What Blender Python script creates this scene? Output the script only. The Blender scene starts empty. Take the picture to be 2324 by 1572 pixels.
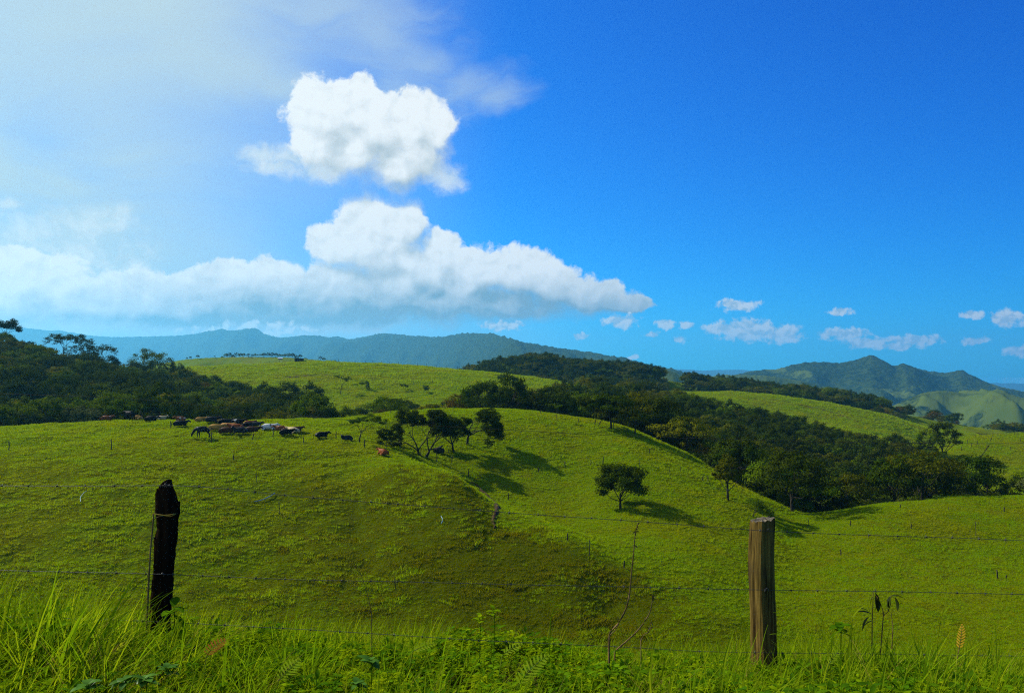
import bpy, bmesh, math, random
import numpy as np
from mathutils import Vector, Matrix

SC = bpy.context.scene
COL = SC.collection
R = math.radians
F, CX, HZ = 1934.0, 1162.0, 850.0      # focal length, centre column and horizon row of a 2324 x 1572 picture

# ---------------------------------------------------------------- camera
cam_d = bpy.data.cameras.new('camera')
cam = bpy.data.objects.new('camera', cam_d); COL.objects.link(cam)
cam_d.sensor_width = 36.0
cam_d.lens = 36.0 * F / 2324.0
cam_d.shift_y = (HZ - 786.0) / 2324.0
cam_d.clip_start = 0.05; cam_d.clip_end = 90000
cam.location = (0, 0, 0); cam.rotation_euler = (R(90), 0, 0)
SC.camera = cam

# ---------------------------------------------------------------- exposure, renderer
SC.view_settings.view_transform = 'Standard'
SC.view_settings.look = 'None'
EXPO = 0.45
SC.view_settings.exposure = EXPO
SC.view_settings.gamma = 1.0
SC.view_settings.use_curve_mapping = False
SC.render.engine = 'CYCLES'
cy = SC.cycles
cy.max_bounces = 5; cy.diffuse_bounces = 2; cy.glossy_bounces = 2; cy.transmission_bounces = 3
cy.transparent_max_bounces = 8; cy.volume_bounces = 1
cy.use_denoising = False; cy.filter_width = 1.15
cy.caustics_reflective = False; cy.caustics_refractive = False
cy.sample_clamp_indirect = 6.0

# ---------------------------------------------------------------- sun and sky
SUN_AZ, SUN_EL = -57.0, 37.0           # degrees, azimuth from +Y towards +X
sun_dir = Vector((math.cos(R(SUN_EL)) * math.sin(R(SUN_AZ)), math.cos(R(SUN_EL)) * math.cos(R(SUN_AZ)), math.sin(R(SUN_EL))))
sd = bpy.data.lights.new('sun', 'SUN'); sd.energy = 5.0; sd.angle = R(0.53); sd.color = (1.0, 0.95, 0.84)
sun = bpy.data.objects.new('sun', sd); COL.objects.link(sun)
sun.rotation_euler = sun_dir.to_track_quat('Z', 'Y').to_euler()

class NT:
    """small helper that writes node trees"""
    def __init__(s, tree): s.t = tree; s.n = tree.nodes; s.l = tree.links
    def new(s, typ, **kw):
        n = s.n.new(typ)
        for k, v in kw.items(): setattr(n, k, v)
        return n
    def put(s, sock, v):
        if isinstance(v, bpy.types.NodeSocket): s.l.new(v, sock)
        else: sock.default_value = v
    def m(s, op, a, b=0.0, c=None, clamp=False):
        n = s.new('ShaderNodeMath', operation=op, use_clamp=clamp)
        s.put(n.inputs[0], a); s.put(n.inputs[1], b)
        if c is not None: s.put(n.inputs[2], c)
        return n.outputs[0]
    def v(s, op, a, b=(0, 0, 0)):
        n = s.new('ShaderNodeVectorMath', operation=op)
        s.put(n.inputs[0], a); s.put(n.inputs[1], b)
        return n.outputs['Value'] if op in ('LENGTH', 'DOT_PRODUCT', 'DISTANCE') else n.outputs[0]
    def ramp(s, x, a, b, lo=0.0, hi=1.0, smooth=True):
        n = s.new('ShaderNodeMapRange', interpolation_type='SMOOTHSTEP' if smooth else 'LINEAR')
        s.put(n.inputs[0], x); s.put(n.inputs[1], a); s.put(n.inputs[2], b); s.put(n.inputs[3], lo); s.put(n.inputs[4], hi)
        return n.outputs[0]
    def mix(s, f, a, b, blend='MIX'):
        n = s.new('ShaderNodeMix', data_type='RGBA', blend_type=blend)
        s.put(n.inputs[0], f); s.put(n.inputs[6], a); s.put(n.inputs[7], b)
        return n.outputs[2]
    def noise(s, vec, scale, detail=4.0, rough=0.55, dist=0.0, col=False):
        n = s.new('ShaderNodeTexNoise')
        if vec is not None: s.put(n.inputs['Vector'], vec)
        n.inputs['Scale'].default_value = scale; n.inputs['Detail'].default_value = detail
        n.inputs['Roughness'].default_value = rough; n.inputs['Distortion'].default_value = dist
        return n.outputs[1 if col else 0]
    def comb(s, x, y, z):
        n = s.new('ShaderNodeCombineXYZ')
        s.put(n.inputs[0], x); s.put(n.inputs[1], y); s.put(n.inputs[2], z)
        return n.outputs[0]

def C3(r, g, b): return (r, g, b, 1.0)

world = bpy.data.worlds.new('World'); SC.world = world; world.use_nodes = True
world.cycles.sampling_method = 'MANUAL'; world.cycles.sample_map_resolution = 512
w = NT(world.node_tree); w.n.clear()
sky = w.new('ShaderNodeTexSky', sky_type='NISHITA', sun_disc=False)
sky.sun_elevation = R(SUN_EL); sky.sun_rotation = R(SUN_AZ)
sky.altitude = 900; sky.air_density = 1.0; sky.dust_density = 0.4; sky.ozone_density = 3.0
tc = w.new('ShaderNodeTexCoord')
sep = w.new('ShaderNodeSeparateXYZ'); w.l.new(tc.outputs['Generated'], sep.inputs[0])
AZ = w.m('MULTIPLY', w.m('ARCTAN2', sep.outputs[0], sep.outputs[1]), F)      # angles, in 1/1934 rad
EL = w.m('MULTIPLY', w.m('ARCSINE', sep.outputs[2]), F)
UV = w.comb(AZ, EL, 0.0)
def ang(u, v):
    a = math.atan((u - CX) / F)
    return a * F, math.atan((HZ - v) / F * math.cos(a)) * F
# the blue of clear polarised sky: Nishita, more saturated
SKYDBG = False
sc_ = w.new('ShaderNodeSeparateColor'); w.l.new(sky.outputs[0], sc_.inputs[0])
cc_ = w.new('ShaderNodeCombineColor')
w.l.new(w.m('MULTIPLY', sc_.outputs[0], 0.0), cc_.inputs[0])
w.l.new(w.m('MULTIPLY', w.m('POWER', sc_.outputs[1], 1.50), 0.385), cc_.inputs[1])
w.l.new(w.m('MULTIPLY', sc_.outputs[2], 1.88), cc_.inputs[2])
CLEAR = sky.outputs[0] if SKYDBG else cc_.outputs[0]
SKY_STRENGTH = 0.085 / 2 ** EXPO
def lin(r, g, b): return C3(r / 0.085, g / 0.085, b / 0.085)   # shown radiance -> colour before Background strength

def blobs(vec, lst, k=0.3):
    acc = None
    for (u, v, ru, rv) in lst:
        a, e = ang(u, v)
        d = w.v('LENGTH', w.v('MULTIPLY', w.v('SUBTRACT', vec, (a, e, 0)), (1 / ru, 1 / rv, 0)))
        d = w.m('SUBTRACT', 1.0, d)
        acc = d if acc is None else w.m('SMOOTH_MAX', acc, d, k)
    return acc
BANK = [(740,262,90,85),(795,228,75,56),(850,292,125,90),(945,285,90,78),(985,300,50,64),(722,330,66,60),(800,345,100,66),(900,372,84,60),(950,350,60,64),
        (840,510,100,66),(780,548,95,58),(905,512,66,60),(935,492,36,36),(860,570,130,70),
        (1000,575,62,66),(965,610,70,60),(1040,650,110,60),(930,590,60,50),(1085,612,105,66),(1175,620,115,66),(1255,648,105,60),(1335,676,95,44),(1420,694,66,20),
        (905,640,140,70),(780,650,130,66),(650,650,130,60),(560,645,110,58),(450,662,120,55),(330,672,130,52),
        (1000,690,420,52),(700,700,420,54),(420,708,300,56),(170,676,230,58),(-90,664,260,80),(60,625,120,60)]
WISP = [(592,357,60,26),(655,362,70,36),(625,382,80,22),(720,390,80,30),(215,505,95,44),(250,490,60,36),(150,560,150,60),(20,466,40,14),(200,640,190,80),(80,615,200,100),(-20,590,160,100),
        (-60,690,300,100),(150,690,280,80),(320,705,260,70),(-300,600,260,130),(-600,560,300,140),(1010,400,60,40),(330,738,320,34),(720,736,260,26),(-100,730,300,50)]
SMALL = [(1410,730,46,18),(1318,762,20,13),(1675,693,54,16),(1510,735,27,12),(1556,737,22,12),(1541,770,16,12),(1700,750,78,30),(1640,745,50,18),(1775,756,55,24),
         (1915,757,62,15),(1965,777,48,16),(2075,772,62,14),(2040,786,42,10),(2288,722,34,22),(2208,714,26,10),(2212,775,28,10),(2312,797,28,14),(1140,740,62,13),
         (1438,811,20,6),(600,748,120,22),(500,752,90,14),(1905,708,30,10),(1480,760,20,8),(2480,760,70,18),(2600,720,60,20)]
def warped(vec):
    warp = w.v('MULTIPLY', w.v('SUBTRACT', w.noise(vec, 0.011, 4, 0.55, col=True), (0.5, 0.5, 0.5)), (62, 50, 0))
    return w.v('ADD', vec, warp)
W0 = warped(UV)
n1 = w.noise(W0, 0.016, 8, 0.63)
d1 = w.m('ADD', blobs(W0, BANK), w.m('MULTIPLY', w.m('SUBTRACT', n1, 0.47), 1.15))
d3 = w.m('ADD', blobs(W0, WISP, 0.4), w.m('MULTIPLY', w.m('SUBTRACT', n1, 0.52), 1.7))
warp2 = w.v('MULTIPLY', w.v('SUBTRACT', w.noise(UV, 0.05, 3, 0.55, col=True), (0.5, 0.5, 0.5)), (34, 20, 0))
n2 = w.noise(W0, 0.045, 6, 0.62)
d2 = w.m('ADD', blobs(w.v('ADD', UV, warp2), SMALL, 0.15), w.m('MULTIPLY', w.m('SUBTRACT', n2, 0.50), 1.8))
# light: the cloud's thickness towards the sun against its thickness here
def thick(du, dv):
    vec = warped(w.comb(w.m('ADD', AZ, du), w.m('ADD', EL, dv), 0.0))
    return w.m('ADD', blobs(vec, BANK), w.m('MULTIPLY', w.noise(vec, 0.012, 4, 0.5), 0.34))
s1 = w.ramp(w.m('SUBTRACT', thick(-26, 56), thick(0, 0)), -0.34, 0.46)           # 0 = side towards the sun, 1 = far side
a1 = w.ramp(d1, w.m('MULTIPLY', s1, -0.14), w.m('ADD', 0.20, w.m('MULTIPLY', s1, 0.46)))
a3 = w.m('MULTIPLY', w.ramp(d3, -0.15, 0.85), 0.80)
a2 = w.m('MULTIPLY', w.ramp(d2, -0.02, 0.50), 0.92)
s2 = w.ramp(w.m('SUBTRACT', w.noise(w.v('ADD', W0, (-6, 9, 0)), 0.045, 3, 0.5), w.noise(W0, 0.045, 3, 0.5)), -0.10, 0.14)
base = w.m('MULTIPLY', w.ramp(EL, 105, 250, 1.0, 0.0), w.ramp(AZ, -1150, -450))    # the flat underside of the bank
s1 = w.m('ADD', w.m('MULTIPLY', s1, 0.55), w.m('MULTIPLY', base, 0.95), clamp=True)
nb = w.m('SUBTRACT', w.noise(w.v('ADD', W0, (-9, 14, 0)), 0.018, 5, 0.52), w.noise(W0, 0.018, 5, 0.52))      # small billows
s1 = w.m('ADD', s1, w.m('MULTIPLY', nb, 0.95), clamp=True)
c1 = w.mix(s1, lin(0.96, 0.97, 0.95), lin(0.25, 0.335, 0.365))
c2 = w.mix(s2, lin(0.80, 0.83, 0.82), lin(0.45, 0.56, 0.64))
c3 = w.mix(w.ramp(n1, 0.35, 0.65), lin(0.62, 0.72, 0.73), lin(0.84, 0.88, 0.86))
# thin high veil spreading from the left
vn = w.noise(w.v('MULTIPLY', w.v('ADD', UV, (0, 0, 0)), (0.0022, 0.0042, 0.0)), 1.0, 6, 0.55, 0.6)
veil0 = w.ramp(AZ, 30, -900, 0.0, 0.93)
veil0 = w.m('MULTIPLY', veil0, w.ramp(vn, 0.25, 0.75, 0.72, 1.1))
STREAK1 = [(40,40,420,200),(300,20,300,170),(430,90,230,120),(540,150,170,80),(640,195,120,50)]
STREAK2 = [(560,-60,330,120),(740,0,220,100),(860,70,180,90),(970,140,140,76),(1060,190,120,54),(1130,226,90,32),(940,190,180,80)]
wv = w.v('ADD', UV, w.v('MULTIPLY', w.v('SUBTRACT', w.noise(UV, 0.006, 4, 0.5, col=True), (0.5, 0.5, 0.5)), (130, 110, 0)))
fib = w.noise(w.v('MULTIPLY', wv, (0.0035, 0.012, 0.0)), 1.0, 6, 0.6, 0.8)
k1 = w.m('MULTIPLY', w.ramp(blobs(wv, STREAK1, 0.5), -0.15, 0.9), 0.62)
k2 = w.m('MULTIPLY', w.ramp(w.m('ADD', blobs(wv, STREAK2, 0.5), w.m('MULTIPLY', w.m('SUBTRACT', fib, 0.55), 1.6)), -0.25, 1.0), 0.52)
veil = w.m('SUBTRACT', 1.0, w.m('MULTIPLY', w.m('SUBTRACT', 1.0, veil0), w.m('MULTIPLY', w.m('SUBTRACT', 1.0, k1), w.m('SUBTRACT', 1.0, k2))))
low = w.m('MULTIPLY', w.ramp(EL, 215, 60), w.ramp(AZ, 330, -560, 0.0, 0.92))
veil = w.m('MAXIMUM', veil, low)
colr = w.mix(veil, CLEAR, lin(0.54, 0.66, 0.69))
colr = w.mix(a3, colr, c3)
colr = w.mix(a1, colr, c1)
colr = w.mix(a2, colr, c2)
bg = w.new('ShaderNodeBackground'); w.l.new(colr, bg.inputs[0]); bg.inputs[1].default_value = SKY_STRENGTH
wo = w.new('ShaderNodeOutputWorld'); w.l.new(bg.outputs[0], wo.inputs[0])

# ---------------------------------------------------------------- helpers
def tag(o, label=None, cat=None, group=None, kind=None):
    if label: o['label'] = label
    if cat: o['category'] = cat
    if group: o['group'] = group
    if kind: o['kind'] = kind
    return o
def mesh_np(name, verts, faces, smooth=True):
    """verts (n,3), faces: list of index tuples or an (m,k) array"""
    me = bpy.data.meshes.new(name)
    verts = np.asarray(verts, np.float32)
    if isinstance(faces, np.ndarray):
        m, k = faces.shape
        me.vertices.add(len(verts)); me.vertices.foreach_set('co', verts.ravel())
        me.loops.add(m * k); me.loops.foreach_set('vertex_index', faces.astype(np.int32).ravel())
        me.polygons.add(m); me.polygons.foreach_set('loop_start', np.arange(0, m * k, k, dtype=np.int32))
        me.update(calc_edges=True)
    else:
        me.from_pydata(verts.tolist(), [], faces); me.update()
    me.polygons.foreach_set('use_smooth', np.full(len(me.polygons), smooth, bool))
    return me
def obj(name, me, mat=None, parent=None, loc=None):
    o = bpy.data.objects.new(name, me); COL.objects.link(o)
    if mat is not None and len(me.materials) == 0: me.materials.append(mat)
    if parent is not None: o.parent = parent
    if loc is not None: o.location = loc
    return o
def empty(name, loc, rotz=0.0, scale=1.0):
    o = bpy.data.objects.new(name, None); COL.objects.link(o)
    o.empty_display_size = 0.2
    o.location = loc; o.rotation_euler = (0, 0, rotz); o.scale = (scale,) * 3
    return o
def material(name):
    m = bpy.data.materials.new(name); m.use_nodes = True
    t = NT(m.node_tree); t.n.clear()
    out = t.new('ShaderNodeOutputMaterial')
    return m, t, out
def vnoise(x, y, seed=0):
    """smooth value noise, numpy"""
    xi = np.floor(x).astype(np.int64); yi = np.floor(y).astype(np.int64)
    fx = x - xi; fy = y - yi
    fx = fx * fx * fx * (fx * (fx * 6 - 15) + 10); fy = fy * fy * fy * (fy * (fy * 6 - 15) + 10)
    def h(a, b):
        n = (a * 374761393 + b * 668265263 + seed * 1442695041) & 0xffffffff
        n = ((n ^ (n >> 13)) * 1274126177) & 0xffffffff
        return ((n ^ (n >> 16)) & 0xffff) / 65535.0
    a = h(xi, yi); b = h(xi + 1, yi); c = h(xi, yi + 1); d = h(xi + 1, yi + 1)
    return (a * (1 - fx) + b * fx) * (1 - fy) + (c * (1 - fx) + d * fx) * fy - 0.5
def fbm(x, y, octaves=4, seed=0, rough=0.5):
    s = 0.0; a = 1.0
    for i in range(octaves):
        s = s + a * vnoise(x, y, seed + i * 17); x = x * 2.03; y = y * 2.03; a *= rough
    return s
def pchip(xs, ys, x):
    """monotone cubic interpolation"""
    xs = np.asarray(xs, float); ys = np.asarray(ys, float); x = np.asarray(x, float)
    h = np.diff(xs); d = np.diff(ys) / h
    m = np.zeros_like(ys)
    for i in range(1, len(xs) - 1):
        if d[i - 1] * d[i] > 0:
            w1 = 2 * h[i] + h[i - 1]; w2 = h[i] + 2 * h[i - 1]
            m[i] = (w1 + w2) / (w1 / d[i - 1] + w2 / d[i])
    m[0] = d[0]; m[-1] = d[-1]
    k = np.clip(np.searchsorted(xs, x) - 1, 0, len(h) - 1)
    t = np.clip((x - xs[k]) / h[k], 0, 1)
    return ((1 + 2 * t) * (1 - t) ** 2 * ys[k] + t * (1 - t) ** 2 * h[k] * m[k] + t * t * (3 - 2 * t) * ys[k + 1] + t * t * (t - 1) * h[k] * m[k + 1])
# ---------------------------------------------------------------- the pasture terrain: profile nodes per sight column, (distance, row) or (distance, 'z', height)
def zrow(Y, v): return (HZ - v) / F * Y
#        u      fence z   M            L            P            C            V1(dY,dz)    foot         E            D(dz)  Fc           G           H
PROF = [
 (-700, -2.05, (80,1240), (96,1100), (108,1040), (128,990),  (40,-5),  (235,860), (300,740),  -3, (470,770), (560,800), (800,-40)),
 (0,    -2.10, (80,1230), (96,1090), (108,1025), (128,970),  (30,-4),  (215,900), (300,797),  -4, (470,835), (560,850), (800,-40)),
 (150,  -2.12, (80,1228), (96,1088), (108,1020), (130,961),  (34,-5),  (225,905), (310,842),  -4, (470,858), (560,865), (800,-40)),
 (300,  -2.14, (80,1225), (96,1085), (108,1015), (130,957),  (36,-6),  (240,920), (370,846),  -5, (480,862), (560,870), (800,-40)),
 (450,  -2.15, (81,1220), (97,1080), (109,1010), (131,955),  (40,-7),  (245,930), (385,833),  -8, (480,860), (560,872), (800,-40)),
 (600,  -2.18, (82,1215), (98,1075), (110,1005), (132,955),  (40,-8),  (250,940), (387,826),  -10,(480,860), (560,872), (800,-40)),
 (700,  -2.2,  (82,1215), (98,1077), (111,1007), (136,952),  (44,-8),  (250,940), (390,820),  -10,(480,858), (560,872), (800,-40)),
 (800,  -2.22, (82,1215), (98,1080), (112,1010), (140,945),  (44,-9),  (250,940), (390,822),  -10,(480,860), (560,872), (800,-40)),
 (900,  -2.24, (80,1215), (100,1052),(110,1032), (146,934),  (44,-9),  (250,938), (390,828),  -10,(480,862), (560,872), (800,-40)),
 (1000, -2.26, (78,1220), (95,1068), (107,1070), (150,928),  (44,-9),  (252,935), (385,835),  -10,(480,862), (560,868), (800,-40)),
 (1130, -2.28, (73,1285), (88,1152), (100,1142),  (150,929),  (44,-9),  (252,935), (378,847),  -8, (470,862), (560,842), (800,-35)),
 (1225, -2.3,  (70,1330), (83,1190), (97,1172),  (150,934),  (44,-9),  (252,938), (370,860),  -6, (465,868), (560,832), (800,-35)),
 (1300, -2.32, (68,1362), (79,1222), (94,1194),  (150,945),  (44,-9),  (250,945), (362,872),  -4, (460,876), (560,846), (800,-35)),
 (1400, -2.34, (66,1415), (75,1275), (89,1210),  (146,965),  (44,-9),  (245,965), (340,896),  -4, (460,886), (560,852), (800,-35)),
 (1540, -2.38, (63,1442), (70,1346), (85,1236),  (138,1022), (40,-8),  (230,1000),(310,930),  -4, (460,890), (570,868), (800,-35)),
 (1640, -2.4,  (62,1460), (66,1402), (84,1262),  (124,1085), (40,-9),  (220,1030),(295,955),  -4, (460,889), (590,882), (800,-40)),
 (1740, -2.42, (62,1465), (67,1408), (85,1280),  (114,1140), (40,-9),  (212,1060),(288,980),  -5, (456,896), (600,890), (800,-45)),
 (1830, -2.42, (63,1465), (68,1410), (86,1290),  (110,1172), (40,-10), (210,1075),(282,1000), -5, (450,908), (600,898), (800,-50)),
 (2000, -2.42, (63,1462), (70,1395), (86,1285),  (112,1147), (42,-11), (212,1095),(272,1035), -5, (440,940), (570,928), (800,-60)),
 (2110, -2.42, (63,1463), (70,1397), (87,1282),  (114,1138), (44,-12), (214,1098),(266,1012), -6, (428,972), (560,955), (800,-66)),
 (2200, -2.42, (63,1465), (70,1400), (88,1280),  (116,1134), (44,-12), (215,1090),(264,992),  -6, (420,985), (560,970), (800,-70)),
 (2324, -2.42, (63,1465), (70,1400), (88,1280),  (118,1131), (46,-12), (215,1085),(264,984),  -6, (420,1000),(560,985), (800,-70)),
 (3100, -2.42, (63,1465), (70,1400), (88,1280),  (126,1118), (46,-12), (215,1075),(262,970),  -6, (420,1000),(560,985), (800,-70)),
]
def column_nodes(p):
    u, zf, M, L, P, C, V1, ft, E, dd, Fc, G, H = p
    n = [(0.4, -1.74), (3.0, -1.82), (4.6, -1.93), (6.6, zf), (8.2, zf - 0.45), (14, -6.6), (30, -14.2), (48, -18.6), (60, zrow(60, 1482))]
    n += [(Y, zrow(Y, v)) for (Y, v) in (M, L, P, C)]
    zC = n[-1][1]
    n.append((C[0] + V1[0], zC + V1[1]))
    n += [(Y, zrow(Y, v)) for (Y, v) in (ft, E)]
    zE = n[-1][1]; zF = zrow(*Fc)
    n.append(((E[0] + Fc[0]) / 2, min(zE, zF) + dd if zF < zE + 3 else zE + (zF - zE) * 0.28 + dd * 0.3))
    n.append((Fc[0], zF))
    n.append((G[0] - 40, min(zF, zrow(*G)) - 4))
    n.append((G[0], zrow(*G)))
    n.append(H)
    return n
NODES = np.array([column_nodes(p) for p in PROF])            # (columns, nodes, 2)
PU = np.array([(p[0] - CX) / F for p in PROF])
NA, NY = 460, 640
A_AX = np.linspace(-0.97, 1.0, NA)
Y_AX = np.concatenate([np.linspace(0.4, 12, 110)[:-1], 12 * (800 / 12) ** np.linspace(0, 1, NY - 109)])
ND = np.stack([np.stack([pchip(PU, NODES[:, k, j], A_AX) for j in (0, 1)], -1) for k in range(NODES.shape[1])], 1)
TZ = np.zeros((NA, len(Y_AX)))
for i in range(NA):
    TZ[i] = pchip(ND[i, :, 0], ND[i, :, 1], Y_AX)
XX = A_AX[:, None] * Y_AX[None, :]; YY = np.broadcast_to(Y_AX[None, :], XX.shape)
# lumps, cattle terraces and swells
amp = np.interp(YY, [0, 4, 10, 50, 70, 140, 300, 800], [0.0, 0.05, 0.25, 0.3, 0.30, 0.35, 0.7, 1.5])
TZ += amp * (fbm(XX / 9.0, YY / 9.0, 3, 3))
fine = np.interp(YY, [0, 6, 20, 55, 70, 160, 260, 420], [0.05, 0.10, 0.3, 0.34, 0.34, 0.34, 0.55, 0.5])
left = np.clip((1250 - (A_AX[:, None] * F + CX)) / 500, 0.45, 1.0)
TZ += fine * left * fbm(XX / 2.6, YY / 1.7, 3, 11, 0.6)

def ground_z(x, y):
    x = np.asarray(x, float); y = np.asarray(y, float)
    a = np.clip(x / np.maximum(y, 0.4), A_AX[0], A_AX[-1])
    fi = (a - A_AX[0]) / (A_AX[1] - A_AX[0]); i = np.clip(fi.astype(int), 0, NA - 2); fi = np.clip(fi - i, 0, 1)
    fj = np.interp(y, Y_AX, np.arange(len(Y_AX))); j = np.clip(fj.astype(int), 0, len(Y_AX) - 2); fj = fj - j
    return (TZ[i, j] * (1 - fi) + TZ[i + 1, j] * fi) * (1 - fj) + (TZ[i, j + 1] * (1 - fi) + TZ[i + 1, j + 1] * fi) * fj
def at(u, Y):
    """ground point below picture column u at distance Y"""
    x = (u - CX) / F * Y
    return Vector((x, Y, float(ground_z(x, Y))))
def hit(u, v, y0=50.0, y1=700.0):
    """first ground point met along the sight line through (u, v)"""
    Ys = np.geomspace(y0, y1, 3000)
    z = ground_z((u - CX) / F * Ys, Ys)
    k = np.argmax(z >= zrow(Ys, v))
    return Vector(((u - CX) / F * Ys[k], Ys[k], z[k]))

def grid_faces(n, m):
    idx = np.arange(n * m).reshape(n, m)
    return np.stack([idx[:-1, :-1], idx[1:, :-1], idx[1:, 1:], idx[:-1, 1:]], -1).reshape(-1, 4)

# grass-covered soil
LIPU = [p[0] for p in PROF]; LIPY = [p[3][0] for p in PROF]
def dry_shade(x, y):
    """1 on the dry tussocky front of the cow hill, which also takes its shade as colour, 0 on the fresh green slopes"""
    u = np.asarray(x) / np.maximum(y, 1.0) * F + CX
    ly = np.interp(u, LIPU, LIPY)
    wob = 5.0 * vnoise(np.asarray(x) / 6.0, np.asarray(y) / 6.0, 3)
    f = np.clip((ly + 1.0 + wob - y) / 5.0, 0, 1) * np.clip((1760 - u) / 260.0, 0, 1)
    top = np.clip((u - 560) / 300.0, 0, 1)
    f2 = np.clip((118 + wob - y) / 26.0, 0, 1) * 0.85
    return np.clip(np.where(u < 900, f * top + f2 * (1 - top), f), 0, 1) * (np.asarray(y) > 40) * np.interp(u, [0, 500, 800, 1150], [0.36, 0.52, 0.88, 1.0])  # weight grows rightwards, painting the shaded flank darker
def grass_ground_mat(name, far=False):
    m, t, out = material(name)
    geo = t.new('ShaderNodeNewGeometry'); P = geo.outputs['Position']
    big = t.noise(P, 0.035, 4, 0.6); mid = t.noise(P, 0.35, 4, 0.6); fin = t.noise(P, 2.2 if not far else 0.9, 5, 0.65)
    col = t.mix(t.ramp(big, 0.38, 0.62), C3(0.095, 0.165, 0.001), C3(0.130, 0.162, 0.001))
    dry = t.new('ShaderNodeAttribute'); dry.attribute_name = 'dry'
    col = t.mix(t.ramp(mid, 0.42, 0.72, 0, 0.6), col, C3(0.125, 0.108, 0.002))
    col = t.mix(t.m('MULTIPLY', dry.outputs['Fac'], 0.75), col, C3(0.070, 0.078, 0.001))  # dry grass tone, doubling as painted shade on the flank
    col = t.mix(t.ramp(fin, 0.45, 0.75, 0, 0.8), col, C3(0.045, 0.062, 0.001))
    th = t.new('ShaderNodeAttribute'); th.attribute_name = 'thatch_shade'
    col = t.mix(t.m('MULTIPLY', th.outputs['Fac'], t.m('ADD', 0.30, t.m('MULTIPLY', dry.outputs['Fac'], 0.30))), col, C3(0.036, 0.045, 0.001))  # thatch, darkened so the gaps between tufts look shaded
    lit = t.new('ShaderNodeAttribute'); lit.attribute_name = 'litter'
    col = t.mix(lit.outputs['Fac'], col, t.mix(t.ramp(t.noise(P, 14.0, 4, 0.6), 0.4, 0.65), C3(0.020, 0.016, 0.005), C3(0.060, 0.052, 0.012)))
    bs = t.new('ShaderNodeBsdfPrincipled'); t.put(bs.inputs['Base Color'], col)
    bs.inputs['Roughness'].default_value = 0.85; bs.inputs['Specular IOR Level'].default_value = 0.0
    bump = t.new('ShaderNodeBump'); bump.inputs['Strength'].default_value = 0.9; bump.inputs['Distance'].default_value = 0.25
    t.put(bump.inputs['Height'], t.m('ADD', fin, t.m('MULTIPLY', mid, 1.5))); t.l.new(bump.outputs[0], bs.inputs['Normal'])
    t.l.new(bs.outputs[0], out.inputs[0])
    return m
GROUND_MAT = grass_ground_mat('pasture grass')
tm = mesh_np('pasture', np.stack([XX, YY, TZ], -1).reshape(-1, 3), grid_faces(NA, len(Y_AX))[:, ::1])
da = tm.attributes.new('dry', 'FLOAT', 'POINT'); da.data.foreach_set('value', dry_shade(XX, YY).astype(np.float32).ravel())  # dry grass and painted flank shade in one mask
ta = tm.attributes.new('thatch_shade', 'FLOAT', 'POINT'); ta.data.foreach_set('value', np.interp(YY, [44, 48, 158, 166, 200, 208, 440, 476], [0, 1, 1, 0.3, 0.3, 0.8, 0.8, 0]).astype(np.float32).ravel())  # thatch under the tufts only, with the shade of their gaps painted in
la = tm.attributes.new('litter', 'FLOAT', 'POINT'); la.data.foreach_set('value', np.clip((15.0 - YY) / 5.0, 0, 1).astype(np.float32).ravel())
pasture = tag(obj('pasture', tm, GROUND_MAT), kind='structure', label='rolling green cattle pasture of humps, hollows and crests')

# verge behind the camera, and the lowland that reaches the horizon
vm = mesh_np('verge', [(-60, -60, -1.76), (60, -60, -1.76), (60, 0.6, -1.76), (-60, 0.6, -1.76)], [(0, 1, 2, 3)])
tag(obj('verge', vm, GROUND_MAT), kind='structure')

def hill_mat(name, pasture_amt, seed, scale=0.0035):
    m, t, out = material(name)
    geo = t.new('ShaderNodeNewGeometry'); P = t.v('ADD', geo.outputs['Position'], (seed * 131.0, 0, 0))
    n = t.noise(P, scale, 5, 0.55)
    f = t.ramp(n, 1 - pasture_amt - 0.02, 1 - pasture_amt + 0.03)
    canopy = t.noise(P, 0.05, 4, 0.7)
    wood = t.mix(t.ramp(canopy, 0.35, 0.65), C3(0.008, 0.020, 0.006), C3(0.034, 0.054, 0.010))
    green = t.mix(t.noise(P, 0.02, 5, 0.6), C3(0.052, 0.088, 0.010), C3(0.085, 0.105, 0.014))
    bs = t.new('ShaderNodeBsdfPrincipled'); t.put(bs.inputs['Base Color'], t.mix(f, wood, green))
    bs.inputs['Roughness'].default_value = 0.9; bs.inputs['Specular IOR Level'].default_value = 0.0
    bump = t.new('ShaderNodeBump'); bump.inputs['Strength'].default_value = 1.0; bump.inputs['Distance'].default_value = 6.0
    t.put(bump.inputs['Height'], t.m('MULTIPLY', canopy, t.m('SUBTRACT', 1.0, f))); t.l.new(bump.outputs[0], bs.inputs['Normal'])
    t.l.new(bs.outputs[0], out.inputs[0])
    return m
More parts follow.
